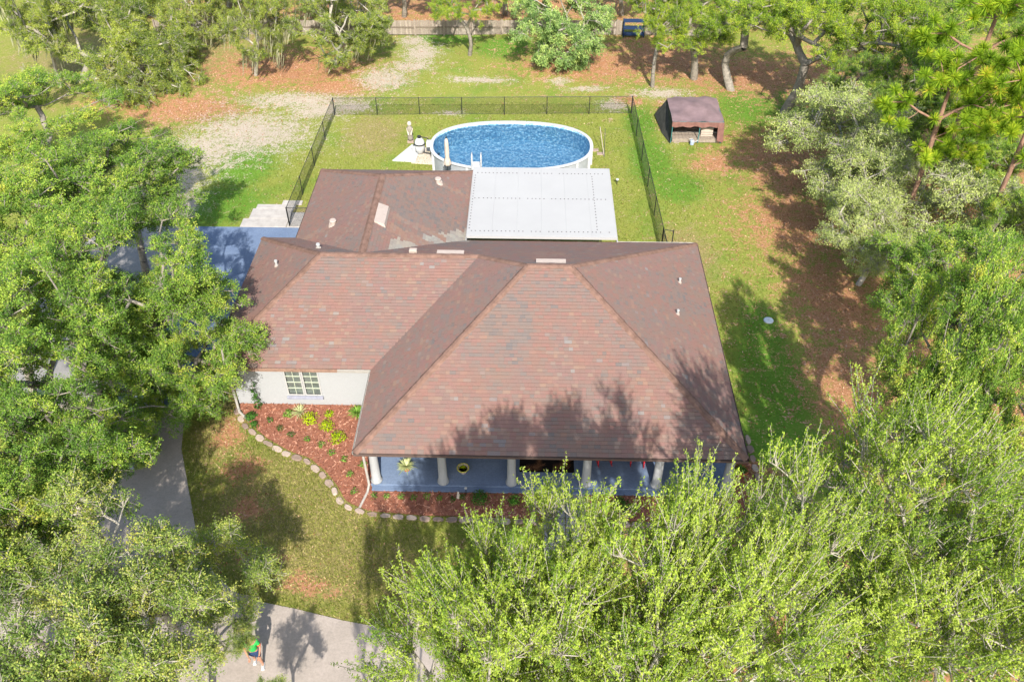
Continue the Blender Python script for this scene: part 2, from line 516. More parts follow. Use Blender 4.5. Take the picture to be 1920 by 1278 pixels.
xs = np.concatenate([[-1500, -600, -250, -120, -80], np.arange(-56, 56.01, 0.4), [80, 120, 250, 600, 1500]])
ys = np.concatenate([[-600, -200, -60, -20], np.arange(-6, 88.01, 0.4), [100, 130, 200, 400, 900, 2000]])
GX, GY = np.meshgrid(xs, ys)


def ground_z(X, Y):
    inner = np.clip((np.hypot(X + 2.5, (Y - 32)) - 17) / 6, 0, 1)
    return inner * 0.10 * (np.sin(X * 0.31 + 1.3) * np.cos(Y * 0.27) + 0.5 * np.sin(X * 0.83) * np.sin(Y * 0.71 + 2)) * (np.hypot(X, Y - 30) < 60)


GZ = ground_z(GX, GY)
# keep paved areas flat
flat = (GX > -24) & (GX < 14) & (GY < 46)
GZ = np.where(flat, 0.0, GZ)
gv = np.stack([GX, GY, GZ], -1).reshape(-1, 3)
nx, ny = len(xs), len(ys)
ii = (np.arange(ny - 1)[:, None] * nx + np.arange(nx - 1)[None, :]).ravel()
gq = np.stack([ii, ii + 1, ii + nx + 1, ii + nx], -1)
gm = np_mesh('ground', gv, gq, 0.5, M['ground'])
for nm in BLOBS:
    a = gm.attributes.new(nm, 'FLOAT', 'POINT')
    a.data.foreach_set('value', field(nm, GX, GY).astype('f').ravel())
gm.polygons.foreach_set('use_smooth', np.ones(len(gq), bool))
link('ground', gm, kind='structure')


def sheet(name, poly, z, mat, kind='structure', parent=None, **t):
    b = MB().add([(x, y, z) for x, y in poly], [tuple(range(len(poly)))])
    if kind:
        t['kind'] = kind
    return b.build(name, mat, parent, **t)


# drive and aprons: thin slabs standing a few cm proud of the lawn
drive_poly = [(-22.3, 26), (-15.0, 26), (-14.4, 23.6), (-12.6, 19.6), (-11.3, 17.6), (-10.4, 16.9), (-9.3, 16.5), (-8.0, 16.25), (-6.3, 15.85), (-4.9, 15.6), (-3.8, 15.25), (-2.4, 14.9), (0, 14.6), (0.9, 14.5), (2.3, 14.4), (6, 13.8),
              (12, 12.6), (14, 6), (12, -6), (-30, -6), (-30, 10), (-20, 16), (-17.6, 21), (-18.6, 25)]
MB().prism(drive_poly, -0.05, 0.035).build('driveway', M['drive'], kind='structure')
MB().prism([(-24.5, 26.01), (-18.63, 26.01), (-18.81, 40.0), (-24.9, 40.0)], -0.05, 0.035).build('apron', M['apron'], kind='structure')
MB().prism([(-18.6, 26.01), (-15.2, 26.01), (-15.3, 29.6), (-12.9, 30.4), (-12.9, 36), (-11.3, 36), (-11.3, 40.0), (-18.78, 40.0)], -0.05, 0.04).build('painted_apron', M['blue'], kind='structure')
# pale side path of separate slabs
path = link('side_path', None, kind='structure')
for (x0, x1, y0, y1, sh) in [(-16.25, -13.65, 40.03, 40.85, 0.0), (-13.62, -11.4, 40.03, 40.85, 0), (-15.95, -13.6, 40.88, 41.9, 0.0), (-15.8, -13.55, 41.93, 42.35, 0.0), (-14.4, -13.25, 42.38, 42.8, 0), (-13.57, -11.4, 40.88, 41.55, 0)]:
    MB().box(x0, x1, y0, y1, -0.04, 0.06, bev=0.012).build('slab', M['concrete_path'], path)

# ================================================================ HOUSE
house = thing('house', 'single-storey white house under a reddish brown hipped shingle roof', 'house', (0, 0, 0))
ZE = 2.6
SL = 0.5293


# --- roof slopes as 3-D polygons (convex) with eave direction
ZR = ZE + (35.3 - 28.31) * SL
ZW = ZE + 4.7 * SL
XW = -13.3
S = {}
S['front'] = [(-6.46, 21.32, ZE), (8.32, 21.32, ZE), (1.74, 28.31, ZR), (0, 28.31, ZR)]
S['east'] = [(8.32, 21.32, ZE), (8.32, 35.3, ZE), (1.74, 28.31, ZR)]
S['west'] = [(-6.46, 25.9, ZE), (-6.46, 21.32, ZE), (0, 28.31, ZR), (-2.13, 30.6, ZW)]
S['wing_front'] = [(XW, 25.9, ZE), (-6.46, 25.9, ZE), (-2.13, 30.6, ZW), (-9.14, 30.6, ZW)]
S['wing_west'] = [(XW, 35.3, ZE), (XW, 25.9, ZE), (-9.14, 30.6, ZW)]
S['rear_a'] = [(-11.6, 35.3, ZE), (XW, 35.3, ZE), (-9.14, 30.6, ZW), (-7.36, 30.6, ZW), (-7.36, 30.76, ZW - .085)]
S['rear_b'] = [(-2.13, 35.3, ZE), (-3.12, 35.3, ZE), (-7.36, 30.76, ZW - .085), (-7.36, 30.6, ZW), (-2.13, 30.6, ZW)]
S['rear_c'] = [(8.32, 35.3, ZE), (-2.13, 35.3, ZE), (-2.13, 30.6, ZW), (0, 28.31, ZR), (1.74, 28.31, ZR)]
ZK = ZW - .085
S['back_west'] = [(-11.6, 42.0, ZE), (-11.6, 35.3, ZE), (-7.36, 30.76, ZK), (-7.36, 37.45, ZK)]
S['back_east'] = [(-3.12, 35.3, ZE), (-3.12, 42.0, ZE), (-7.36, 37.45, ZK), (-7.36, 30.76, ZK)]
S['back_north'] = [(-3.12, 42.0, ZE), (-11.6, 42.0, ZE), (-7.36, 37.45, ZK)]

rf = MB()
for k, poly in S.items():
    P3 = [np.array(p) for p in poly]
    nrm = np.cross(P3[1] - P3[0], P3[2] - P3[0])
    nrm /= np.linalg.norm(nrm)
    top = [p - nrm * 0.02 for p in P3]
    bot = [p - nrm * 0.02 - np.array((0, 0, 0.12)) for p in P3]
    n_ = len(P3)
    rf.add(top + bot, [tuple(range(n_)), tuple(range(2 * n_ - 1, n_ - 1, -1)), (0, n_, n_ + 1, 1)])
roof = rf.build('roof', M['deck'], house)

# --- shingles: real tabs, clipped to each slope
EXP = 0.150
rs = np.random.default_rng(5)
PATCH = rs.uniform(-1, 1, (60, 2)) * np.array([12, 12]) + np.array([-2.5, 31])
PT = rs.uniform(-1, 1, 60)


def patch_tone(x, y):
    d = (PATCH[:, 0] - x) ** 2 + (PATCH[:, 1] - y) ** 2
    w = np.exp(-d / 1.6)
    return float((w * PT).sum() / (w.sum() + 0.25))


def clip_poly(poly, clipper):
    out = poly
    n_ = len(clipper)
    for i in range(n_):
        ax, ay = clipper[i]
        bx, by = clipper[(i + 1) % n_]
        inp, out = out, []
        if not inp:
            return []
        for j in range(len(inp)):
            p, q = inp[j], inp[(j + 1) % len(inp)]
            sp = (bx - ax) * (p[1] - ay) - (by - ay) * (p[0] - ax)
            sq = (bx - ax) * (q[1] - ay) - (by - ay) * (q[0] - ax)
            if sp >= 0:
                out.append(p)
            if (sp >= 0) != (sq >= 0):
                t = sp / (sp - sq)
                out.append((p[0] + t * (q[0] - p[0]), p[1] + t * (q[1] - p[1])))
    return out


STREAKS = [(-4.79, 39.2, 0, 2.4, 0.16), (-9.5, 34.8, 1, 2.2, 0.22), (-6.6, 33.5, 0, 3.0, 0.35), (-6.6, 34.6, 0, 2.6, 0.2), (0.95, 29.4, 2, 2.4, 0.75), (-3.6, 31.1, 2, 1.6, 0.6)]
bulk = MB()
single_specs = []
for k, poly in S.items():
    P3 = [np.array(p, float) for p in poly]
    o = P3[0]
    u = P3[1] - P3[0]
    L = np.linalg.norm(u)
    u = u / L
    nrm = np.cross(u, P3[2] - o)
    nrm /= np.linalg.norm(nrm)
    v = np.cross(nrm, u)
    loc = [(float((p - o) @ u), float((p - o) @ v)) for p in P3]
    vmax = max(p[1] for p in loc)
    umin, umax = min(p[0] for p in loc), max(p[0] for p in loc)
    rows = int(vmax / EXP) + 1
    for r in range(rows):
        v0 = r * EXP - (0.03 if r == 0 else 0)
        v1 = (r + 1) * EXP + 0.02
        x = umin - rs.uniform(0, 0.3)
        while x < umax:
            w = 0.24 if (k == 'front' and r < 12) else float(rs.choice([0.16, 0.2, 0.24, 0.3]))
            cu, cv = x + w / 2, (v0 + v1) / 2
            pt = patch_tone(*(o + u * cu + v * cv)[:2])
            tone = float(np.clip(0.45 + 0.30 * pt + rs.normal(0, 0.135), 0.06, 0.90))
            wp = o + u * cu + v * cv
            if k == 'back_east' and ((wp[0] + 3.1) * 0.73 + (wp[1] - 35.3) * -0.68) > -0.62 + rs.uniform(-0.12, 0.12) and wp[0] > -6.4:
                tone = float(rs.uniform(0.93, 1.0))
            if k == 'rear_b' and wp[1] > 34.6 and wp[0] < -2.9:
                tone = 0.95
            for sx, sy, dr, ln, wd in STREAKS:
                if dr == 0 and k == 'back_east' and 0 < wp[0] - sx < ln and abs(wp[1] - sy) < wd:
                    tone = float(rs.uniform(0.66, 0.8))
                if dr == 1 and k == 'back_west' and 0 < sx - wp[0] < ln and abs(wp[1] - sy) < wd:
                    tone = float(rs.uniform(0.66, 0.8))
                if dr == 2 and k.startswith('rear') and 0 < wp[1] - sy < ln and abs(wp[0] - sx) < wd:
                    tone = float(rs.uniform(0.62, 0.74))
            th = 0.014 + rs.uniform(0, 0.012)
            rect = [(x + 0.001, v0), (x + w - 0.001, v0), (x + w - 0.001, v1), (x + 0.001, v1)]
            inside = clip_poly(rect, [(p[0], p[1] - (0.05 if p[1] < 0.01 else 0)) for p in loc])
            full = len(inside) == 4 and all(abs(a[0] - b[0]) < 1e-4 and abs(a[1] - b[1]) < 1e-4 for a, b in zip(inside, rect))
            if k == 'front' and r < 8 and r >= 1 and full and len(single_specs) < 300:
                single_specs.append((o + u * (x + w / 2) + v * v0, int(tone * 12), w))
            elif len(inside) >= 3:
                top, bot = [], []
                for (a, b) in inside:
                    h = th * (1 - (b - v0) / (v1 - v0)) + 0.003
                    top.append(o + u * a + v * b + nrm * h)
                    bot.append(o + u * a + v * b - nrm * 0.004)
                m_ = len(inside)
                bulk.add(top + bot, [tuple(range(m_))], tone)
                bulk.f += [tuple(len(bulk.v) - 2 * m_ + j for j in (i, m_ + i, m_ + (i + 1) % m_, (i + 1) % m_)) for i in range(m_)]
                bulk.a += [0.0] * m_
            x += w
bulk.build('shingles', M['shingle'], roof, kind='stuff')
# the 300 nearest tabs, one object each, sharing mesh data
cache = {}
fa = math.atan(SL)
for pos, ti, w in single_specs:
    key = (ti,)
    if key not in cache:
        b = MB()
        h0, h1 = 0.022, 0.003
        le = EXP + 0.02
        vs = [(-w / 2 + .001, 0, h0), (w / 2 - .001, 0, h0), (w / 2 - .001, le, h1), (-w / 2 + .001, le, h1), (-w / 2 + .001, 0, -.004), (w / 2 - .001, 0, -.004), (w / 2 - .001, le, -.004), (-w / 2 + .001, le, -.004)]
        b.add(vs, [(0, 1, 2, 3), (0, 4, 5, 1), (1, 5, 6, 2), (2, 6, 7, 3), (3, 7, 4, 0)], 0.0)
        b.a[0] = max(0.06, ti / 12 + 0.03)
        cache[key] = b.mesh('shingle', M['shingle'])
    ob = link('shingle', cache[key], roof, tuple(pos))
    ob.rotation_euler = (fa, 0, 0)


# --- ridge and hip caps
def caps(a, b, hw=0.17, drop=0.085):
    a, b = np.array(a, float), np.array(b, float)
    L = np.linalg.norm(b - a)
    n_ = max(1, int(L / 0.62))
    d = (b - a) / L
    side = np.cross(d, (0, 0, 1))
    side /= np.linalg.norm(side)
    up = np.cross(side, d)
    for i in range(n_):
        p = a + d * (L * i / n_)
        q = a + d * (L * (i + 1) / n_ + 0.04)
        h0, h1 = 0.055, 0.035
        m_ = MB()
        vs = []
        for c, h in ((p, h0), (q, h1)):
            vs += [c - side * hw + up * (h - drop), c - side * hw * 0.35 + up * (h - 0.012), c + side * hw * 0.35 + up * (h - 0.012), c + side * hw + up * (h - drop)]
        vs += [v_ - up * 0.02 for v_ in vs[:4]]
        m_.add(vs, [(0, 1, 5, 4), (1, 2, 6, 5), (2, 3, 7, 6), (8, 9, 1, 0), (9, 10, 2, 1), (10, 11, 3, 2)])
        m_.build('ridge_cap', M['cap'], roof)


CL = [((-6.46, 21.32, ZE), (0, 28.31, ZR)), ((8.32, 21.32, ZE), (1.74, 28.31, ZR)), ((8.32, 35.3, ZE), (1.74, 28.31, ZR)), ((0, 28.31, ZR), (1.74, 28.31, ZR)),
      ((-2.13, 30.6, ZW), (0, 28.31, ZR)), ((-9.14, 30.6, ZW), (-2.13, 30.6, ZW)), ((XW, 35.3, ZE), (-9.14, 30.6, ZW)), ((XW, 25.9, ZE), (-9.14, 30.6, ZW)),
      ((-7.36, 37.45, ZK), (-7.36, 30.85, ZK)), ((-11.6, 42, ZE), (-7.36, 37.45, ZK)), ((-3.12, 42, ZE), (-7.36, 37.45, ZK))]
for a, b in CL:
    caps(a, b)


# --- fascia and gutters
def gutter(a, b, mat, w=0.11):
    a, b = np.array(a, float), np.array(b, float)
    d = (b - a) / np.linalg.norm(b - a)
    out = np.cross(d, (0, 0, 1))
    m_ = MB()
    prof = [(0.0, -0.02), (0.0, -0.13), (w * .8, -0.13), (w, -0.045), (w, -0.03), (w - .012, -0.03), (w * .75, -0.11), (0.015, -0.11), (0.015, -0.02)]
    vs = [a + out * x + np.array((0, 0, z)) for x, z in prof] + [b + out * x + np.array((0, 0, z)) for x, z in prof]
    n_ = len(prof)
    m_.add(vs, [(i, (i + 1) % n_, n_ + (i + 1) % n_, n_ + i) for i in range(n_)])
    m_.build('gutter', mat, roof)


gutter((-6.49, 21.28, ZE), (8.35, 21.28, ZE), M['deck'], 0.05)
gutter((XW, 25.86, ZE), (-7.9, 25.86, ZE), M['rust'], 0.10)
gutter((-7.9, 25.86, ZE), (-6.52, 25.86, ZE), M['gutter'], 0.10)
gutter((-6.5, 25.86, ZE), (-6.5, 21.32, ZE), M['gutter'], 0.06)
gutter((8.32, 35.34, ZE), (4.4, 35.34, ZE), M['gutter'], 0.10)
gutter((-11.64, 42.0, ZE), (-11.64, 35.4, ZE), M['deck'], 0.05)
gutter((-3.12, 42.04, ZE), (-11.6, 42.04, ZE), M['deck'], 0.05)
gutter((8.36, 21.32, ZE), (8.36, 35.3, ZE), M['deck'], 0.05)

# --- walls (closed shell with window openings on the wing front)
WY = 26.28


def wall_front_wing():
    m_ = MB()
    x0, x1 = -12.65, -6.1
    z0, z1 = 0.0, 2.50
    # openings (x0,x1) with same z-range
    wins = [(-10.32, -9.70), (-9.56, -8.94)]
    zb, zt = 0.67, 2.42
    edges = [x0] + [e for w in wins for e in w] + [x1]
    for i in range(0, len(edges) - 1, 2):
        m_.box(edges[i], edges[i + 1], WY, WY + 0.18, z0, z1)
    for a, b in wins:
        m_.box(a, b, WY, WY + 0.18, z0, zb)
        m_.box(a, b, WY, WY + 0.18, zt, z1)
    return m_.build('front_wall', M['stucco'], house), wins, zb, zt


fw_, wins, zb, zt = wall_front_wing()
MB().box(-12.65, -12.47, WY + .18, 34.9, 0, 2.5).build('side_wall', M['stucco'], house)
MB().box(-12.47, -11.2, 34.72, 34.9, 0, 2.5).build('side_wall', M['stucco'], house)
MB().box(-11.2, -11.02, 34.72, 41.6, 0, 2.5).build('side_wall', M['stucco'], house)
MB().box(-11.02, -3.5, 41.42, 41.6, 0, 2.5).build('rear_wall', M['stucco'], house)
MB().box(-3.5, -3.32, 34.9, 41.6, 0, 2.5).build('rear_wall', M['stucco'], house)
MB().box(-3.32, 7.9, 34.72, 34.9, 0, 2.5).build('rear_wall', M['stucco'], house)
MB().box(7.72, 7.9, 24.4, 34.72, 0, 2.5).build('side_wall', M['stucco'], house)
MB().box(-6.1, -5.92, 24.2, 34.0, 0, 2.5).build('side_wall', M['stucco'], house)
# porch wall with door and windows
m_ = MB()
ops = [(-4.6, -3.2, 0.75, 2.2), (0.45, 1.45, 0.3, 2.35), (4.2, 5.8, 0.75, 2.2)]
ex = [-5.92] + [e for o_ in ops for e in o_[:2]] + [7.9]
for i in range(0, len(ex) - 1, 2):
    m_.box(ex[i], ex[i + 1], 24.2, 24.38, 0, 2.5)
for a, b, c, d in ops:
    m_.box(a, b, 24.2, 24.38, 0, c)
    m_.box(a, b, 24.2, 24.38, d, 2.5)
m_.build('porch_wall', M['stucco'], house)


def window(x0, x1, y, z0, z1, cols, rows):
    w = MB()
    t = 0.06
    w.box(x0 - t, x0, y - .03, y + .08, z0 - t, z1 + t).box(x1, x1 + t, y - .03, y + .08, z0 - t, z1 + t)
    w.box(x0, x1, y - .03, y + .08, z0 - t, z0).box(x0, x1, y - .03, y + .08, z1, z1 + t)
    wi = w.build('window', M['trim'], house)
    g = MB()
    for i in range(1, cols):
        xx = x0 + (x1 - x0) * i / cols
        g.box(xx - .012, xx + .012, y + .005, y + .03, z0, z1)
    for j in range(1, rows):
        zz = z0 + (z1 - z0) * j / rows
        g.box(x0, x1, y + .0, y + .034, zz - .012, zz + .012)
    g.build('grid', M['grid'], wi)
    for i in range(cols):
        for j in range(rows):
            a, b = x0 + (x1 - x0) * i / cols + .013, x0 + (x1 - x0) * (i + 1) / cols - .013
            c, d = z0 + (z1 - z0) * j / rows + .013, z0 + (z1 - z0) * (j + 1) / rows - .013
            MB().box(a, b, y + .035, y + .045, c, d).build('pane', M['glass'], wi)
    return wi


for a, b in wins:
    wi = window(a, b, WY - .001, zb, zt, 2, 5)
MB().box(-10.42, -8.84, WY - 0.14, WY - 0.035, zb - 0.20, zb - 0.065, bev=.01).build('window_sill', M['sill'], house)
window(-4.6, -3.2, 24.2, .75, 2.2, 4, 3)
window(4.2, 5.8, 24.2, .75, 2.2, 4, 3)
dr = MB().box(0.45, 1.45, 24.24, 24.30, 0.17, 2.35).build('front_door', M['navy'], house)
MB().tube((1.3, 24.18, 1.2), (1.3, 24.24, 1.2), 0.03).build('handle', M['cream'], dr)

# porch slab, step, columns
MB().box(-6.15, 8.35, 21.78, 24.2, -0.02, 0.17, bev=0.01).build('porch_floor', M['blue'], house)
MB().box(-6.10, 8.30, 21.55, 21.777, -0.02, 0.10, bev=0.01).build('porch_step', M['blue'], house)
prof = [(0.235, 0.0), (0.235, 0.07), (0.20, 0.10), (0.215, 0.13), (0.185, 0.17), (0.175, 0.9), (0.160, 2.1), (0.15, 2.2), (0.185, 2.24), (0.185, 2.30)]
c0 = MB().lathe((0, 0, 0), prof, 24).mesh('column', M['stucco'])
for me_s in (c0,):
    me_s.polygons.foreach_set('use_smooth', [len(p.vertices) == 4 for p in me_s.polygons])
for x in (-5.95, -3.27, -0.53, 2.44, 5.25, 8.0):
    link('column', c0, house, (x, 21.97 + (0.02 if x < 0 else 0.04), 0.172))
MB().box(-6.15, 8.25, 21.83, 22.13, 2.475, 2.56).build('beam', M['trim'], house)
# downspout at the wing corner, running out to the bed
MB().path([(-13.15, 25.84, 2.5), (-13.0, 25.9, 2.2), (-12.72, 26.18, 1.9), (-12.72, 26.18, 0.25), (-12.5, 25.7, 0.1), (-11.95, 25.2, 0.07)], 0.055, 8).build('downspout', M['gutter'], house)
MB().path([(-6.28, 21.75, 2.5), (-6.22, 21.75, 0.2), (-6.25, 21.45, 0.09), (-6.45, 20.7, 0.06)], 0.05, 8).build('downspout', M['gutter'], house)


# --- things on the roof
def zroof_rear(y):
    return ZE + (35.3 - y) * SL


def vent_pipe(x, y, z, r, h, slant=0.0):
    m = MB().tube((x, y, z - .1), (x, y, z + h), r, r, 14).tube((x, y, z + h), (x, y, z + h + .05), r * 1.35, r * 1.1, 14)
    m.build('vent_pipe', M['cream' if r > .1 else 'trim'], roof)
    MB().tube((x, y, z - .1), (x, y, z + .06), r * 2.0, r * 1.6, 14).build('flashing', M['cream'], roof)


vent_pipe(-9.6, 32.0, zroof_rear(32.0), 0.075, 0.22)
vent_pipe(-11.55, 31.55, ZE + 1.75 * 0.6, 0.06, 0.28)
vent_pipe(6.88, 31.05, ZE + 1.44 * .5623, 0.05, 0.2)
vent_pipe(6.45, 28.5, ZE + 1.87 * .5623, 0.05, 0.2)
vent_pipe(-4.79, 39.2, ZE + 1.67 * .566, 0.13, 0.22)
vent_pipe(-9.5, 34.8, ZE + 2.1 * .566, 0.13, 0.22)


def offridge(x0, x1, y, z):
    # low metal vent, open side facing down slope (north)
    m = MB()
    zs = lambda yy: ZE + (35.3 - yy) * SL
    vs = [(x0, y - .12, zs(y - .12) + .03), (x1, y - .12, zs(y - .12) + .03), (x1, y + .16, zs(y + .16) + .17), (x0, y + .16, zs(y + .16) + .17),
          (x0, y - .12, zs(y - .12)), (x1, y - .12, zs(y - .12)), (x1, y + .20, zs(y + .20)), (x0, y + .20, zs(y + .20))]
    m.add(vs, [(0, 1, 2, 3), (0, 4, 5, 1), (1, 5, 6, 2), (2, 6, 7, 3), (3, 7, 4, 0)])
    m.build('roof_vent', M['cream'], roof)


offridge(0.33, 1.57, 28.95, 0)
offridge(-4.05, -2.85, 31.0, 0)
MB().box(-5.28, -4.94, 30.95, 31.15, zroof_rear(31.1) - .05, zroof_rear(31.1) + .24, bev=.02).build('roof_vent', M['cream'], roof)
# large box vent by the rear ridge
m = MB()
zf = lambda x: ZE + (-3.12 - x) * .566
for (xa, xb, ya, yb, h) in [(-7.18, -6.72, 33.35, 34.9, 0.17)]:
    vs = [(xa, ya, zf(xa) + .10), (xb, ya, zf(xb) + h), (xb, yb, zf(xb) + h), (xa, yb, zf(xa) + .10), (xa, ya, zf(xa)), (xb + .05, ya - .04, zf(xb + .05)), (xb + .05, yb + .04, zf(xb + .05)), (xa, yb, zf(xa))]
    m.add(vs, [(0, 1, 2, 3), (0, 4, 5, 1), (1, 5, 6, 2), (2, 6, 7, 3), (3, 7, 4, 0)])
m.build('roof_vent', M['cream'], roof)

# --- patio cover: white insulated roof panels
PX0, PX1, PY0, PY1 = -3.08, 4.38, 35.28, 42.25
patio = thing('patio_cover', 'flat white panel patio roof with rows of dark screws behind the house', 'patio roof', (0, 0, 0))
zp = lambda y: 2.98 - (y - PY0) * 0.045
nP = 6
for i in range(nP):
    a = PX0 + (PX1 - PX0) * i / nP + (0.003 if i else 0)
    b = PX0 + (PX1 - PX0) * (i + 1) / nP
    m = MB()
    vs = []
    for y in (PY0, PY1):
        for x, dz in ((a, 0), (b - .025, 0), (b - .012, .002), (b, .002), (b, -.08), (a, -.08)):
            vs.append((x, y, zp(y) + dz))
    m.add(vs, [(0, 1, 7, 6), (1, 2, 8, 7), (2, 3, 9, 8), (3, 4, 10, 9), (4, 5, 11, 10), (5, 0, 6, 11), (5, 4, 3, 2, 1, 0), (6, 7, 8, 9, 10, 11)])
    m.build('panel', M['panel'], patio)
m = MB()
m.box(PX0 - .06, PX0, PY0 - .06, PY1 + .06, zp(PY1) - .14, zp(PY1) + .02)
m.build('edge_trim', M['trim'], patio)
m = MB().box(PX1, PX1 + .07, PY0 - .06, PY1 + .06, zp(PY1) - .14, zp(PY1) + .02).build('edge_trim', M['trim'], patio)
m = MB().box(PX0, PX1, PY1, PY1 + .10, zp(PY1) - .14, zp(PY1) - .0).build('edge_trim', M['trim'], patio)
m = MB().box(PX0, PX1, PY0 - .12, PY0, zp(PY0) - .14, zp(PY0) - .01).build('edge_trim', M['trim'], patio)
scr = MB()


def screw(x, y):
    scr.tube((x, y, zp(y) + .001), (x, y, zp(y) + .016), 0.036, 0.032, 6)


for y in (PY0 + .35, 38.9, PY1 - .55):
    x = PX0 + .22
    while x < PX1 - .15:
        if rs.uniform() > 0.07:
            screw(x + rs.normal(0, .012), y)
        x += 0.215
for x in (PX0 + .1, PX1 - .95):
    y = PY0 + .6
    while y < PY1 - .6:
        screw(x, y)
        y += 0.29
scr.build('screws', M['screw'], patio, kind='stuff')
for x in (PX0 + .3, 0.6, PX1 - .3):
    MB().box(x - .05, x + .05, PY1 - .25, PY1 - .15, 0, zp(PY1) - .085).build('post', M['trim'], patio)

# ================================================================ PORCH THINGS
rug = thing('rug', 'dark rug printed with brown palm fronds on the blue porch', 'rug', (0, 0, 0))
RX0, RX1, RY0, RY1 = -0.22, 2.0, 22.55, 24.1
MB().box(RX0, RX1, RY0, RY1, 0.172, 0.182, 0.0).build('rug_base', M['frond'], rug)
fr = MB()
for cx, cy, ang in [(-0.1, 23.3, 0.5), (.45, 22.62, 1.3), (.55, 23.3, 2.4), (1.15, 22.7, 0.6), (1.1, 23.4, 1.5), (1.75, 22.75, 1.9), (1.7, 23.5, 2.5), (0.1, 24.0, -0.3), (0.9, 23.9, -.6), (1.9, 23.2, 2.9), (0.0, 22.7, .3)]:
    L = 0.85
    nl = 15
    for s in (-1, 1):
        for j in range(nl):
            t = j / nl
            bx, by = cx + L * t * math.cos(ang), cy + L * t * math.sin(ang)
            a2 = ang + s * (0.95 - 0.5 * t)
            ll = 0.32 * (1 - 0.6 * t)
            tx, ty = bx + ll * math.cos(a2), by + ll * math.sin(a2)
            if not (RX0 < tx < RX1 and RY0 < ty < RY1 and RX0 < bx < RX1 and RY0 < by < RY1):
                continue
            px_, py_ = -math.sin(a2) * .013, math.cos(a2) * .013
            fr.add([(bx - px_, by - py_, .1852), (bx + px_, by + py_, .1852), (tx, ty, .1852)], [(0, 1, 2)], rs.uniform(.45, 1))
fr.build('frond_print', M['frond'], rug)


def blades(b, c, n_, L, w, up, rng_, tone=(0.3, 0.9), droop=0.3, segs=3, r0=0.02):
    for i in range(n_):
        a = rng_.uniform(0, 2 * math.pi)
        e = up + rng_.normal(0, 0.22)
        l_ = L * rng_.uniform(.7, 1.1)
        d = np.array([math.cos(a) * math.cos(e), math.sin(a) * math.cos(e), math.sin(e)])
        side = np.array([-math.sin(a), math.cos(a), 0]) * w * .5
        p = np.array(c, float) + d * r0
        vs, t = [], rng_.uniform(*tone)
        for s in range(segs + 1):
            f = s / segs
            q = p + d * l_ * f - np.array((0, 0, droop * l_ * f * f))
            ww = side * (1 - f) ** 0.6 if s < segs else side * 0.02
            vs += [q - ww, q + ww]
        b.add(vs, [(2 * s, 2 * s + 1, 2 * s + 3, 2 * s + 2) for s in range(segs)], t)


def leafball(b, c, r, n_, leaf, rng_, flat=0.75, tone=(0.1, 1.0)):
    for i in range(n_):
        d = rng_.normal(size=3)
        d /= np.linalg.norm(d)
        d[2] = abs(d[2]) * .9 - .05
        rr = r * rng_.uniform(.45, 1.05)
        p = np.array(c) + d * rr * np.array((1, 1, flat))
        nrm = d + rng_.normal(0, .5, 3)
        nrm /= np.linalg.norm(nrm)
        u = np.cross(nrm, rng_.normal(size=3))
        u /= np.linalg.norm(u)
        w = np.cross(nrm, u)
        s = leaf * rng_.uniform(.6, 1.2)
        b.add([p - u * s, p - w * s * .45, p + u * s, p + w * s * .45], [(0, 1, 2, 3)], rng_.uniform(*tone))


g = thing('agave', 'pale striped agave in a pot on the blue porch between the first two columns', 'potted plant', (-4.8, 22.55, 0.172))
MB().lathe((0, 0, 0), [(.11, 0), (.16, .22), (.17, .25), (.14, .25), (.13, .22)], 18).build('pot', M['terracotta'], g)
b = MB()
blades(b, (0, 0, .22), 110, 0.46, .055, 0.6, rs, (0.3, 1.0), 0.3)
b.build('leaves', M['agave'], g)
g = thing('potted_palm', 'small potted plant ringed with yellow on the porch between the second and third columns', 'potted plant', (-2.5, 22.5, 0.172))
MB().lathe((0, 0, 0), [(.13, 0), (.21, .22), (.235, .24), (.21, .25), (.18, .20)], 20).build('pot', M['cream'], g)
MB().lathe((0, 0, 0), [(.245, .235), (.255, .25), (.235, .262), (.22, .25), (.245, .235)], 20, caps=False).build('pot_rim', M['yellow'], g)
MB().lathe((0, 0, .18), [(.17, 0), (.17, .02)], 16).build('soil', M['soil'], g)
b = MB()
blades(b, (0, 0, .2), 16, 0.22, .05, 0.9, rs, (0.7, 1.0), 0.3)
b.build('leaves', M['plant_lime'], g)
g = thing('potted_fern', 'fern in a round orange pot beside the right-most porch column', 'potted plant', (8.75, 22.75, 0.0))
MB().lathe((0, 0, 0), [(.16, 0), (.27, .2), (.30, .30), (.27, .34), (.24, .30)], 20).build('pot', M['terracotta'], g)
b = MB()
blades(b, (0, 0, .3), 60, 0.4, .05, 0.7, rs, (0.1, .8), 0.5)
b.build('leaves', M['plant_dark'], g)


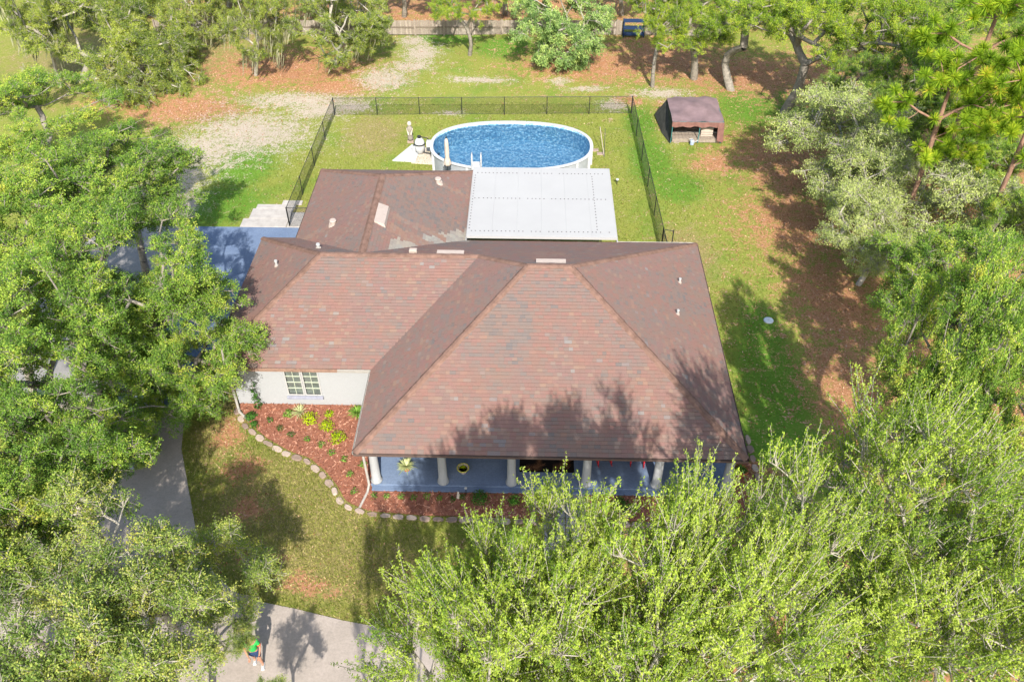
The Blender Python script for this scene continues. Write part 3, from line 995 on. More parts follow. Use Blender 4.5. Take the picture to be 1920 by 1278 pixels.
def chair(x, y, rz, lab):
    t = thing('rocking_chair', lab, 'chair', (x, y, 0.172), rz, 'red rocking chairs on the porch')
    m = M['red']
    for s in (-.27, .27):
        b = MB()
        pts = [(s, -.45 + .1 * k, .03 + .0045 * (k - 4.5) ** 2) for k in range(10)]
        for p, q in zip(pts[:-1], pts[1:]):
            b.tube(p, q, .022, .022, 6)
        b.build('rocker', m, t)
        MB().box(s - .025, s + .025, -.32, -.27, .06, .62).build('leg', m, t)
        MB().box(s - .025, s + .025, .22, .27, .06, .62).build('leg', m, t)
        MB().box(s - .05, s + .05, -.36, .25, .62, .65).build('arm', m, t)
    for k in range(5):
        MB().box(-.25, .25, -.30 + k * .11, -.21 + k * .11, .40, .42).build('seat_slat', m, t)
    for k in range(5):
        b = MB()
        x0 = -.24 + k * .1
        b.add([(x0, .24, .42), (x0 + .08, .24, .42), (x0 + .08, .46, 1.12), (x0, .46, 1.12), (x0, .265, .42), (x0 + .08, .265, .42), (x0 + .08, .485, 1.12), (x0, .485, 1.12)],
              [(0, 1, 2, 3), (7, 6, 5, 4), (0, 4, 5, 1), (2, 6, 7, 3), (1, 5, 6, 2), (3, 7, 4, 0)])
        b.build('back_slat', m, t)


chair(3.2, 23.25, 0.15, 'red rocking chair under the eave just right of the fourth column')
chair(4.6, 23.25, -0.1, 'red rocking chair under the eave farther right beside the yellow-green tree')

# ================================================================ GARDEN BED
bed_left = [(-12.62, 26.26), (-12.55, 26.0), (-11.9, 25.1), (-11.0, 24.3), (-9.9, 23.6), (-8.9, 23.2), (-8.2, 22.6), (-7.6, 21.9), (-7.1, 21.1), (-6.8, 20.9), (-6.1, 20.6), (-5.1, 20.5), (-4.0, 20.42), (-3.2, 20.4), (-2.3, 20.4), (0.7, 20.35)]
poly = bed_left + [(0.7, 21.53), (-6.12, 21.53), (-6.2, 24.2), (-6.2, 26.26)]
MB().prism(poly, -0.02, 0.05).build('mulch_bed', M['mulch'], kind='structure')
poly2 = [(2.5, 20.35), (8.2, 20.3), (9.0, 21.2), (9.2, 22.2), (9.2, 24.8), (8.6, 25.4), (8.0, 25.4), (8.36, 21.53), (2.5, 21.53)]
MB().prism(poly2, -0.02, 0.05).build('mulch_bed', M['mulch'], kind='structure')


def inpoly(x, y, poly):
    c = False
    for i in range(len(poly)):
        x1, y1 = poly[i]
        x2, y2 = poly[i - 1]
        if (y1 > y) != (y2 > y) and x < (x2 - x1) * (y - y1) / (y2 - y1) + x1:
            c = not c
    return c


ch = MB()
for pl, n_ in ((poly, 9000), (poly2, 2500)):
    X = [p[0] for p in pl]
    Y = [p[1] for p in pl]
    k = 0
    while k < n_:
        x, y = rs.uniform(min(X), max(X)), rs.uniform(min(Y), max(Y))
        k += 1
        if not inpoly(x, y, pl):
            continue
        a = rs.uniform(0, math.pi)
        L, w = rs.uniform(.03, .08), rs.uniform(.010, .022)
        dx, dy = math.cos(a) * L, math.sin(a) * L
        ex, ey = -math.sin(a) * w, math.cos(a) * w
        z = .055 + rs.uniform(0, .03)
        t1, t2 = rs.uniform(-.015, .03, 2)
        ch.add([(x - dx - ex, y - dy - ey, z), (x + dx - ex, y + dy - ey, z + t1), (x + dx + ex, y + dy + ey, z + t1 + t2 * .5), (x - dx + ex, y - dy + ey, z + t2 * .5)], [(0, 1, 2, 3)], rs.uniform(0, 1))
ch.build('mulch_chips', M['chip'], kind='stuff')

# border stones
border = thing('stone_border', 'curved edging of pale pinkish stones round the mulch bed', 'garden edging', (0, 0, 0))


def stones(pts, step=0.52):
    P_ = [np.array(p, float) for p in pts]
    seg = [np.linalg.norm(q - p) for p, q in zip(P_[:-1], P_[1:])]
    tot = sum(seg)
    s = 0.2
    while s < tot:
        t, i = s, 0
        while i < len(seg) - 1 and t > seg[i]:
            t -= seg[i]
            i += 1
        p = P_[i] + (P_[i + 1] - P_[i]) * t / seg[i]
        d = (P_[i + 1] - P_[i]) / seg[i]
        ang = math.atan2(d[1], d[0]) + rs.normal(0, .08)
        L, W, h = step * rs.uniform(.70, 1.0), rs.uniform(.20, .32), rs.uniform(.05, .10)
        b = MB()
        n_ = 9
        ring = []
        for k in range(n_):
            th = 2 * math.pi * k / n_ + rs.normal(0, .10)
            cx, cy = math.cos(th), math.sin(th)
            q = (abs(cx) ** 3 + abs(cy) ** 3) ** (-1 / 3)
            r = q * rs.uniform(.92, 1.04)
            ring.append((cx * r * L / 2, cy * r * W / 2))
        vs = [(x, y, -.03) for x, y in ring] + [(x, y, h * .7) for x, y in ring] + [(x * .86, y * .86, h + rs.normal(0, .006)) for x, y in ring]
        fs = [tuple(range(2 * n_, 3 * n_))]
        for k0 in (0, n_):
            fs += [(k0 + k, k0 + (k + 1) % n_, k0 + n_ + (k + 1) % n_, k0 + n_ + k) for k in range(n_)]
        b.add(vs, fs, rs.uniform(0, 1))
        o = b.build('stone', M['stone'], border, loc=(p[0], p[1], 0.0))
        o.rotation_euler = (rs.normal(0, .04), rs.normal(0, .04), ang)
        s += step


stones([(-12.72, 25.95), (-12.1, 24.95), (-11.1, 24.12), (-10.0, 23.42), (-9.0, 23.0), (-8.35, 22.45), (-7.75, 21.75), (-7.25, 20.95), (-6.9, 20.70), (-6.1, 20.42), (-5.1, 20.32), (-4.0, 20.24), (-3.2, 20.22), (-2.3, 20.22), (0.7, 20.17)])
stones([(2.6, 20.15), (8.2, 20.1), (9.2, 21.0), (9.42, 22.2), (9.42, 24.9)])
MB().prism([(0.78, 14.4), (2.42, 14.4), (2.42, 14.5), (0.78, 14.5)], -.02, .03).build('walk_base', M['drive'], kind='structure')
walk = link('front_walk', None, kind='structure')
y = 14.55
while y < 21.4:
    for x in (0.78, 1.61):
        MB().box(x, x + .80, y, y + .62, -.03, .045 + rs.uniform(0, .008), bev=.01).build('slab', M['apron'], walk)
    y += .65


# garden plants
def shrub(x, y, r, mat, label, cat='shrub', n_=120, kind='ball', group=None, h=None, leaf=.05):
    g = thing('garden_shrub' if kind == 'ball' else ('spiky_plant' if kind == 'spiky' else 'upright_plant'), label, cat, (x, y, .05), 0, group)
    b = MB()
    if kind == 'ball':
        leafball(b, (0, 0, r * .35), r, n_, leaf, rs, .8)
        MB().path([(0, 0, -.02), (0.01, 0, r * .5)], .012, 5).build('stem', M['bark_grey'], g)
        for k in range(4):
            a = k * 1.57 + rs.uniform(0, 1)
            MB().tube((0, 0, r * .2), (math.cos(a) * r * .6, math.sin(a) * r * .6, r * .7), .006, .003, 4).build('stem', M['bark_grey'], g)
    elif kind == 'spiky':
        blades(b, (0, 0, 0), n_, r, .035, 0.85, rs, (0.3, 1.0), 0.45)
    else:
        hh = h or 1.2
        for k in range(int(hh / .12)):
            leafball(b, (rs.normal(0, .05), rs.normal(0, .05), k * .12 + .1), r * (1 - .5 * k * .12 / hh), 14, leaf, rs, .6)
        MB().path([(0, 0, -.02), (.02, .02, hh)], .014, 5).build('stem', M['bark_grey'], g)
    b.build('leaves', M[mat], g)
    return g


shrub(-9.85, 25.75, .62, 'agave', 'spiky striped plant against the white wall under the window', 'shrub', 70, 'spiky')
shrub(-9.3, 25.25, .40, 'plant_lime', 'lime bush just below the spiky striped plant', n_=260)
shrub(-8.5, 24.85, .37, 'plant_lime', 'lime bush in the middle of the bed', n_=240)
shrub(-7.9, 24.2, .40, 'plant_lime', 'lime bush nearest the brown roof edge', n_=260)
shrub(-8.55, 25.6, .24, 'plant_lime', 'small lime bush right of the spiky striped plant', n_=120)
shrub(-7.35, 25.75, .60, 'plant', 'big arching green clump in the wall corner by the roof', 'shrub', 190, 'spiky')
shrub(-11.75, 25.95, .22, 'plant_dark', 'tall thin green plant against the shaded white wall', 'shrub', 0, 'upright', h=1.5, leaf=.07)
shrub(-11.9, 25.35, .28, 'plant_dark', 'dark plant beside the end of the downspout', n_=150, leaf=.07)
shrub(-11.65, 24.95, .20, 'plant_dark', 'dark plant against the stones below the downspout', n_=90, leaf=.06)
shrub(-10.35, 25.6, .24, 'plant', 'green bush left of the lime bushes', n_=130)
for x, y, lab in [(-11.05, 25.2, 'dark seedling bush in the left part of the bed'), (-10.5, 24.75, 'dark seedling bush beside the stone border, second from the left'),
                  (-9.95, 24.4, 'dark seedling bush in the lower middle of the bed'), (-9.2, 24.15, 'green seedling bush beside the stones below the lime bushes'),
                  (-8.55, 23.85, 'green seedling bush left of the lime bush nearest the roof'), (-8.05, 23.45, 'green seedling bush halfway down the narrowing bed'),
                  (-7.45, 23.1, 'green seedling bush close to the roof corner'), (-7.1, 22.3, 'green seedling bush left of the first column'),
                  (-6.65, 22.85, 'green seedling bush tucked under the roof corner'), (-6.75, 21.45, 'green seedling bush at the lower tip of the side bed')]:
    shrub(x, y, .19, 'plant' if x > -9.5 else 'plant_dark', lab, n_=70, leaf=.042)
names = ['first', 'second', 'third', 'fourth', 'fifth', 'sixth', 'seventh', 'eighth']
for i, x in enumerate([-5.95, -5.45, -4.9, -4.4, -3.85, -3.35, -2.85, -2.45]):
    shrub(x, 21.2 + rs.normal(0, .03), .17, 'plant' if i < 6 else 'plant_dark', '%s small green plant from the left in the row before the porch' % names[i], n_=60, leaf=.04, group='small plants in the row before the porch')
shrub(-1.75, 21.15, .40, 'plant_dark', 'large dark bush before the porch near the third column', n_=300, leaf=.06)
shrub(-0.4, 21.1, .28, 'plant', 'green bush before the porch half hidden by the front tree', n_=150, leaf=.06)
shrub(3.75, 20.9, .42, 'plant_dark', 'large dark bush in the mulch right of the front trees', n_=320, leaf=.06)
shrub(4.3, 20.85, .2, 'plant', 'small bush touching the large dark bush', n_=70)
g = thing('path_light', 'small black path light with a white top before the porch', 'garden light', (-2.32, 21.44, .05))
MB().tube((0, 0, 0), (0, 0, .38), .018, .018, 8).build('stake', M['black'], g)
MB().lathe((0, 0, .36), [(.03, 0), (.06, .03), (.05, .07), (.01, .09)], 12).build('lamp_cap', M['trim'], g)
g = thing('statuette', 'small pale statuette of a sitting figure in the mulch before the porch', 'ornament', (-2.62, 21.3, .05))
MB().lathe((0, 0, 0), [(.09, 0), (.09, .03), (.06, .05), (.075, .12), (.05, .20), (.03, .24), (.045, .28), (.04, .32), (.01, .345)], 12).build('figure', M['sandpad'], g, smooth=True)

# ================================================================ POOL
PCX, PCY, PRX, PRY, PZ = -1.13, 47.45, 4.9, 2.98, 1.28


def oval(rx, ry, n_, e=2.35, off=0.0):
    out = []
    for k in range(n_):
        t = 2 * math.pi * (k + off) / n_
        c, s = math.cos(t), math.sin(t)
        q = (abs(c) ** e + abs(s) ** e) ** (-1 / e)
        out.append((PCX + rx * c * q, PCY + ry * s * q))
    return out


pool = thing('swimming_pool', 'oval above-ground pool with a white rim and mottled blue water', 'swimming pool', (0, 0, 0))
N_ = 96
o1 = oval(PRX, PRY, N_)
m = MB()
m.add([(x, y, 0) for x, y in o1] + [(x, y, PZ) for x, y in o1], [(i, (i + 1) % N_, N_ + (i + 1) % N_, N_ + i) for i in range(N_)])
m.build('pool_wall', M['poolwall'], pool)
o2 = oval(PRX - .03, PRY - .03, N_)
m = MB()
m.add([(x, y, .03) for x, y in o2] + [(x, y, PZ) for x, y in o2], [(i, N_ + i, N_ + (i + 1) % N_, (i + 1) % N_) for i in range(N_)] + [tuple(range(N_))])
m.build('pool_liner', M['liner'], pool)
m = MB().add([(x, y, PZ - .13) for x, y in oval(PRX - .035, PRY - .035, N_)], [tuple(range(N_))])
m.build('pool_water', M['water'], pool)
NS = 18
for i in range(NS):
    b = MB()
    K = 6
    inner, outer = [], []
    for k in range(K + 1):
        t = 2 * math.pi * (i + (k / K) * 0.985) / NS
        c, s = math.cos(t), math.sin(t)
        q = (abs(c) ** 2.35 + abs(s) ** 2.35) ** (-1 / 2.35)
        inner.append((PCX + (PRX - .09) * c * q, PCY + (PRY - .09) * s * q))
        outer.append((PCX + (PRX + .11) * c * q, PCY + (PRY + .11) * s * q))
    vs = [(x, y, PZ) for x, y in inner] + [(x, y, PZ) for x, y in outer] + [(x, y, PZ + .05) for x, y in inner] + [(x, y, PZ + .035) for x, y in outer]
    n1 = K + 1
    fs = []
    for k in range(K):
        fs += [(2 * n1 + k, 3 * n1 + k, 3 * n1 + k + 1, 2 * n1 + k + 1), (n1 + k, n1 + k + 1, 3 * n1 + k + 1, 3 * n1 + k), (k, 2 * n1 + k, 2 * n1 + k + 1, k + 1), (k, k + 1, n1 + k + 1, n1 + k)]
    fs += [(0, n1, 3 * n1, 2 * n1), (K, 2 * n1 + K, 3 * n1 + K, n1 + K)]
    b.add(vs, fs)
    b.build('top_rail', M['plastic'], pool)
    t = 2 * math.pi * (i - 0.008) / NS
    c, s = math.cos(t), math.sin(t)
    q = (abs(c) ** 2.35 + abs(s) ** 2.35) ** (-1 / 2.35)
    x, y = PCX + (PRX + .04) * c * q, PCY + (PRY + .04) * s * q
    MB().box(x - .07, x + .07, y - .05, y + .05, 0, PZ - .002).build('upright', M['plastic'], pool)
MB().box(PCX - PRX - .42, PCX - PRX - .10, 47.9, 48.25, .8, 1.15, bev=.03).build('skimmer', M['plastic'], pool)

lad = thing('pool_ladder', 'white pool ladder over the near rim of the pool', 'ladder', (-3.13, 44.75, 0))
for s in (-.27, .27):
    MB().path([(s, -.35, PZ), (s, -.33, PZ + .75), (s, -.18, PZ + .92), (s, .10, PZ + .90), (s, .25, PZ + .70), (s, .40, .3)], .028, 8).build('rail', M['plastic'], lad)
for k in range(4):
    MB().box(-.25, .25, .18 + .03 * k, .42 + .03 * k, PZ + .08 - .27 * k, PZ + .13 - .27 * k, bev=.01).build('tread', M['plastic'], lad)
MB().box(-.25, .25, -.42, .14, PZ + .055, PZ + .10, bev=.01).build('tread', M['plastic'], lad)

um = thing('umbrella', 'closed cream umbrella on a pole at the near left rim of the pool', 'umbrella', (-4.78, 44.15, 0))
MB().tube((0, 0, 0), (0, 0, 3.55), .025, .025, 10).build('pole', M['black'], um)
b = MB()
prof = [(.20, 1.75), (.23, 1.85), (.16, 2.1), (.115, 2.25), (.13, 2.6), (.115, 3.1), (.085, 3.38), (.03, 3.46)]
n_ = 24
vs, fs = [], []
for r, z in prof:
    for k in range(n_):
        rr = r * (1 + .14 * math.cos(k * math.pi * 2 / 3 + z))
        vs.append((rr * math.cos(2 * math.pi * k / n_), rr * math.sin(2 * math.pi * k / n_), z))
for j in range(len(prof) - 1):
    fs += [(j * n_ + k, j * n_ + (k + 1) % n_, (j + 1) * n_ + (k + 1) % n_, (j + 1) * n_ + k) for k in range(n_)]
fs += [tuple(range(n_ - 1, -1, -1)), tuple(range((len(prof) - 1) * n_, len(prof) * n_))]
b.add(vs, fs)
b.build('closed_canopy', M['umbrella'], um, smooth=True)
MB().tube((0, 0, 3.46), (0, 0, 3.60), .05, .02, 8).build('finial', M['black'], um)

pad = MB().prism([(-8.6, 47.55), (-7.15, 47.45), (-6.95, 49.4), (-7.6, 49.6)], -.02, .07).build('equipment_pad', M['plastic'])
pad['label'] = 'white square pad under the pool filter left of the pool'
pad['category'] = 'pad'
MB().prism([(-7.4, 47.3), (-5.8, 47.15), (-5.7, 48.6), (-6.6, 49.3), (-7.1, 49.2)], -.01, .03).build('sand_patch', M['sandpad'], kind='structure')
fil = thing('sand_filter', 'white round sand filter tank with a black clamp band left of the pool', 'pool filter', (-6.95, 48.55, .07))
MB().lathe((0, 0, 0), [(.22, 0), (.22, .12), (.31, .2), (.33, .5), (.31, .62), (.32, .66), (.31, .7), (.28, .86), (.16, 1.0), (.09, 1.04)], 20).build('tank', M['plastic'], fil, smooth=True)
MB().lathe((0, 0, .60), [(.34, 0), (.35, .04), (.34, .08)], 20).build('clamp_band', M['black'], fil)
MB().lathe((0, 0, 1.02), [(.10, 0), (.12, .05), (.12, .14), (.05, .18)], 14).build('valve', M['black'], fil)
MB().path([(.1, 0, 1.1), (.5, -.05, 1.05), (.8, -.1, .75)], .03, 8).build('hose', M['black'], fil)
MB().path([(.25, -.2, .15), (.7, -.3, .12), (1.05, -.25, .5)], .03, 8).build('hose', M['black'], fil)
pm = thing('pool_pump', 'small black and white pump behind the pool filter', 'pump', (-7.35, 49.0, .07))
MB().tube((0, -.28, .16), (0, .22, .16), .12, .12, 14).build('motor', M['black'], pm)
MB().lathe((0, -.32, 0), [(.13, 0), (.13, .26), (.15, .27), (.15, .33), (.05, .36)], 14).build('strainer', M['plastic'], pm)
sk = thing('garden_statue', 'weathered brown and white garden statue standing behind the pool filter', 'statue', (-7.72, 50.0, 0))
MB().box(-.2, .2, -.16, .16, 0, .18, bev=.02).build('plinth', M['stone'], sk)
MB().lathe((0, 0, .16), [(.17, 0), (.19, .2), (.14, .45), (.19, .75), (.18, .9), (.07, 1.0)], 12).build('body', M['bark_grey'], sk, smooth=True)
MB().lathe((0, -.02, 1.16), [(.05, 0), (.12, .06), (.14, .16), (.11, .27), (.03, .32)], 12).build('head', M['sandpad'], sk, smooth=True)
MB().tube((-.17, -.02, 1.0), (-.08, -.2, .6), .05, .04, 6).build('arm', M['sandpad'], sk)
MB().tube((.17, -.02, 1.0), (.08, -.2, .62), .05, .04, 6).build('arm', M['sandpad'], sk)

bk = thing('bucket', 'yellow-green bucket beside the pool wall behind the white patio roof', 'bucket', (3.55, 44.5, 0))
MB().lathe((0, 0, .5), [(.20, 0), (.26, .34), (.28, .36), (.25, .36), (.20, .05)], 18).build('tub', M['yellow'], bk)
MB().box(-.3, .3, -.3, .3, 0, .5).build('stand', M['plastic'], bk)
pl = thing('pool_pole', 'thin pole leaning on the right end of the pool', 'pole', (4.35, 48.6, 0))
MB().tube((0.35, -.2, 0), (.05, .9, 1.5), .02, .02, 6).build('shaft', M['cream'], pl)
MB().tube((0.35, -.25, 0), (.38, .9, 1.4), .018, .018, 6).build('shaft', M['black'], pl)
steps = thing('stepping_stones', 'loose pinkish flat stones at the far right curve of the pool', 'stepping stones', (0, 0, 0))
for x, y in [(2.75, 50.35), (3.3, 50.05), (3.75, 49.7), (4.15, 49.2), (4.5, 48.75)]:
    MB().box(x - .24, x + .24, y - .16, y + .16, 0, .06, bev=.02).build('stone', M['stone'], steps)
lidd = thing('septic_lid', 'round pale lid lying in the grass right of the roof', 'lid', (11.86, 32.53, 0))
MB().lathe((0, 0, 0), [(.24, 0), (.24, .04), (.21, .06), (.05, .075)], 20).build('lid_disc', M['iron_lid'], lidd)
MB().box(-.04, .04, -.015, .015, .06, .09).build('grip', M['plastic'], lidd)
sp = thing('yard_light', 'small black and white solar light in the grass right of the patio roof', 'garden light', (5.28, 45.1, 0))
MB().tube((0, 0, 0), (0, 0, .3), .02, .02, 8).build('stake', M['black'], sp)
MB().lathe((0, 0, .28), [(.05, 0), (.09, .05), (.09, .1), (.02, .12)], 12).build('lamp_cap', M['plastic'], sp)

# ================================================================ CHAIN LINK FENCE
fence = thing('chain_link_fence', 'black chain link fence round the pool yard', 'fence', (0, 0, 0))
FH = 1.25


def chain(a, b, posts=True, endpost=False, step=3.05):
    a, b = np.array(a, float), np.array(b, float)
    L = np.linalg.norm(b - a)
    d = (b - a) / L
    n_ = max(1, round(L / step))
    for i in range(n_ + (1 if endpost else 0)):
        p = a + d * L * i / n_
        r = .038 if i in (0, n_) else .026
        MB().tube((p[0], p[1], -.05), (p[0], p[1], FH + .03), r, r, 8).build('post', M['black'], fence)
    for z in (FH, .06):
        MB().tube((a[0], a[1], z), (b[0], b[1], z), .019 if z > 1 else .006, None, 6).build('rail', M['black'], fence)
    # woven wires as real strands
    pitch = .075
    vs, fs = [], []
    k = 0
    s = -FH
    up = np.array((0, 0, 1.0))
    d3 = np.array((d[0], d[1], 0))
    nrm = np.array((-d[1], d[0], 0))
    a3 = np.array((a[0], a[1], 0))
    w = .003
    for sg in (1, -1):
        s = -FH
        while s < L:
            s0, z0 = (s, 0.03) if sg > 0 else (s, FH)
            s1, z1 = s + FH, (FH if sg > 0 else .03)
            if s0 < 0:
                f = -s0 / (s1 - s0)
                z0 += (z1 - z0) * f
                s0 = 0
            if s1 > L:
                f = (L - s0) / (s1 - s0)
                z1 = z0 + (z1 - z0) * f
                s1 = L
            if s1 > s0:
                p, q = a3 + d3 * s0 + up * z0, a3 + d3 * s1 + up * z1
                dd = (q - p) / np.linalg.norm(q - p)
                e = np.cross(dd, nrm)
                base = len(vs)
                for c in (p, q):
                    vs += [c + e * w, c + nrm * w * sg, c - e * w]
                fs += [(base, base + 1, base + 4, base + 3), (base + 1, base + 2, base + 5, base + 4), (base + 2, base, base + 3, base + 5)]
            s += pitch
    MB().add(vs, fs).build('wire_mesh', M['black'], fence, kind='stuff')


chain((-13.45, 40.15), (-13.3, 53.6))
chain((-13.3, 53.6), (6.88, 54.35))
chain((6.88, 54.35), (7.25, 38.6), endpost=True)
chain((7.25, 38.6), (7.3, 35.6), endpost=True)
chain((-13.45, 40.15), (-11.9, 40.15), endpost=True, step=1.5)
MB().tube((7.75, 38.4, 0), (7.75, 38.4, 1.3), .03, .03, 8).build('gate_post', M['black'], fence)
MB().path([(7.3, 38.55, 1.22), (7.75, 38.4, 1.22)], .02, 6).build('rail', M['black'], fence)

# ================================================================ BACK FENCE
bf = thing('board_fence', 'low grey board fence along the back of the yard', 'fence', (0, 0, 0))
boards = MB()
bx = -30.0
while bx < 16:
    yb = 67.1 + (bx + 28.5) * 0.023
    w = .15
    tone = rs.uniform(0, 1)
    h = 1.16 + rs.uniform(-.03, .03)
    if not (7.2 < bx < 9.1):
        boards.box(bx, bx + w - .012, yb, yb + .02, .03, h, tone)
    bx += w
M['boards'] = toned('fence_boards', [(0, (0.20, 0.165, 0.135)), (.5, (0.26, 0.225, 0.185)), (1, (0.33, 0.285, 0.24))], scale=9)
boards.build('boards', M['boards'], bf, kind='stuff')
bx = -30
while bx < 16.1:
    yb = 67.1 + (bx + 28.5) * 0.023
    MB().box(bx - .06, bx + .06, yb - .13, yb - .005, 0, 1.25).build('post', M['wood'], bf)
    if bx < 15 and not (7 < bx + 1 < 9):
        MB().box(bx + .065, bx + 2.24, yb - .05, yb - .004, .60, .70).build('rail', M['wood_dark'], bf)
    bx += 2.3
gt = thing('blue_rack', 'dark blue metal rack standing in a gap of the board fence', 'rack', (8.1, 67.7, 0))
for x in (-.8, .8):
    for y in (-.25, .25):
        MB().box(x - .04, x + .04, y - .04, y + .04, 0, 1.3).build('leg', M['navy'], gt)
for z in (.15, .65, 1.2):
    MB().box(-.85, .85, -.3, .3, z, z + .08).build('shelf', M['navy'], gt)

# ================================================================ SHADE CANOPY
cn = thing('shade_canopy', 'sagging mauve-brown tarp canopy on a metal frame right of the pool fence', 'canopy', (0, 0, 0))
CX0, CX1, CY0, CY1, CE = 9.1, 12.3, 50.35, 53.6, 1.45
for x, y in ((CX0, CY0), (CX1, CY0), (CX0, CY1), (CX1, CY1), (10.85, CY0)):
    MB().tube((x, y, 0), (x, y, CE), .03, .03, 8).build('pole', M['teal'], cn)
for p, q in (((CX0, CY0), (CX1, CY0)), ((CX0, CY1), (CX1, CY1)), ((CX0, CY0), (CX0, CY1)), ((CX1, CY0), (CX1, CY1))):
    MB().tube((*p, CE), (*q, CE), .022, .022, 6).build('frame_bar', M['teal'], cn)
    MB().tube((*p, .75), (*q, .75), .014, .014, 6).build('frame_bar', M['black'], cn)
b = MB()
n_ = 22
vs = []
for j in range(n_ + 1):
    for i in range(n_ + 1):
        u_, v_ = i / n_, j / n_
        x, y = CX0 - .05 + (CX1 - CX0 + .1) * u_, CY0 - .05 + (CY1 - CY0 + .1) * v_
        pk = max(0, 1 - max(abs(u_ - .5), abs(v_ - .62)) / .55)
        z = CE + .03 + .36 * pk + .05 * math.sin(u_ * 9 + v_ * 4) * math.sin(v_ * 7 - u_ * 2) + .025 * math.sin(u_ * 23 + 3 * v_)
        vs.append((x, y, z))
W1 = n_ + 1
b.add(vs, [(j * W1 + i, j * W1 + i + 1, (j + 1) * W1 + i + 1, (j + 1) * W1 + i) for j in range(n_) for i in range(n_)])
b.build('tarp', M['fabric'], cn, smooth=True)
b = MB()
for i in range(14):
    x0, x1 = CX0 - .05 + (CX1 - CX0 + .1) * i / 14, CX0 - .05 + (CX1 - CX0 + .1) * (i + 1) / 14
    h0, h1 = .30 + .05 * math.sin(i * 1.7), .30 + .05 * math.sin((i + 1) * 1.7)
    b.add([(x0, CY0 - .06, CE + .03), (x1, CY0 - .06, CE + .03), (x1, CY0 - .08 - .02 * math.sin(i), CE - h1), (x0, CY0 - .08 - .02 * math.sin(i - 1), CE - h0)], [(0, 1, 2, 3)])
b.build('valance', M['fabric_red'], cn)
b = MB()
b.add([(CX1 + .05, CY0 - .05, CE + .03), (CX1 + .05, CY1, CE + .03), (CX1 + .25, CY1, .1), (CX1 + .15, CY0 - .1, .1), (CX1 - .35, CY0 - .1, CE), (CX1 - .28, CY0 - .15, .2)], [(0, 1, 2, 3), (4, 0, 3, 5)])
b.build('side_curtain', M['fabric_red'], cn)
b = MB()
b.add([(CX0 - .02, CY0, CE - .05), (CX0 - .02, CY1, CE), (CX0 - .7, CY1 + .2, .25), (CX0 - .45, CY0 + 1.2, .05), (CX0 - .05, CY0 - .2, 0.02)], [(0, 1, 2, 3, 4)])
b.build('side_net', M['mesh_cloth'], cn)
b = MB()
b.add([(CX0, CY1, CE), (CX1, CY1, CE), (CX1, CY1 + .02, .02), (CX0, CY1 + .02, .02)], [(0, 1, 2, 3)])
b.build('back_net', M['mesh_cloth'], cn)
dk = thing('wooden_platform', 'flat tan wooden platform under the shade canopy', 'platform', (0, 0, 0))
for i in range(14):
    x0 = CX0 + .1 + i * .226
    MB().box(x0, x0 + .216, CY0 + .06, CY0 + 2.6, .22, .26).build('plank', M['wood'], dk)
MB().box(CX0 + .1, CX1 - .1, CY0 + .06, CY0 + .10, 0, .215).build('skirt_board', M['wood'], dk)
bx_ = thing('storage_box', 'cream storage box standing on the platform under the canopy', 'box', (11.45, 51.3, .26))
MB().box(-.38, .38, -.5, .5, 0, .55, bev=.02).build('chest', M['umbrella'], bx_)
MB().box(-.41, .41, -.53, .53, .553, .62, bev=.02).build('lid', M['plastic'], bx_)
wb = thing('watering_can', 'small blue and white can before the canopy front', 'watering can', (10.45, 50.15, 0))
MB().lathe((0, 0, 0), [(.13, 0), (.14, .25), (.10, .30), (.10, .28)], 14).build('can_body', M['car'], wb)
MB().tube((.1, 0, .1), (.35, -.05, .32), .02, .03, 8).build('spout', M['plastic'], wb)
MB().path([(-.12, 0, .26), (-.2, 0, .38), (.0, 0, .42), (.08, 0, .28)], .014, 6).build('handle', M['plastic'], wb)

# ================================================================ OUTBUILDING at the left edge
ob = thing('outbuilding', 'pale outbuilding with a gabled roof cut off by the left edge', 'shed', (-44.2, 59.5, 0))
MB().box(-3.4, 0, -3, 3, 0, 2.4).add([(0, -3, 2.4), (0, 3, 2.4), (0, 0, 3.9), (-3.4, -3, 2.4), (-3.4, 3, 2.4), (-3.4, 0, 3.9)], [(0, 1, 2), (3, 5, 4)]).build('wall', M['trim'], ob)
for s in (-1, 1):
    MB().add([(.2, s * 3.3, 2.25), (.2, 0, 3.98), (-3.6, 0, 3.98), (-3.6, s * 3.3, 2.25), (.2, s * 3.3, 2.15), (.2, 0, 3.88), (-3.6, 0, 3.88), (-3.6, s * 3.3, 2.15)],
             [(0, 1, 2, 3), (7, 6, 5, 4), (0, 4, 5, 1), (3, 2, 6, 7), (0, 3, 7, 4)]).build('roof', M['deck'], ob)
MB().box(.005, .05, -.5, .5, 0.02, 2.05).build('door', M['cream'], ob)

# ================================================================ CAR under the trees
car = thing('parked_car', 'silver-blue car parked on the drive mostly hidden under the left oaks', 'car', (-16.75, 24.4, 0.035), 0.05)
hw = .9
sec = [(-2.25, .30, .62), (-2.15, .25, .78), (-1.2, .25, .95), (-.95, .25, 1.0), (2.0, .25, 1.0), (2.25, .3, .9)]
b = MB()
vs = []
for y, zl, zh in sec:
    k = .93 if abs(y) > 2.1 else 1
    vs += [(-hw * k, y, zl), (-hw * k, y, zh * .8), (-hw * .93 * k, y, zh), (hw * .93 * k, y, zh), (hw * k, y, zh * .8), (hw * k, y, zl)]
fs = []
for j in range(len(sec) - 1):
    for k in range(6):
        fs.append((j * 6 + k, j * 6 + (k + 1) % 6, (j + 1) * 6 + (k + 1) % 6, (j + 1) * 6 + k))
fs += [(0, 1, 2, 3, 4, 5), tuple(range(35, 29, -1))]
b.add(vs, fs)
body = b.build('body', M['car'], car)
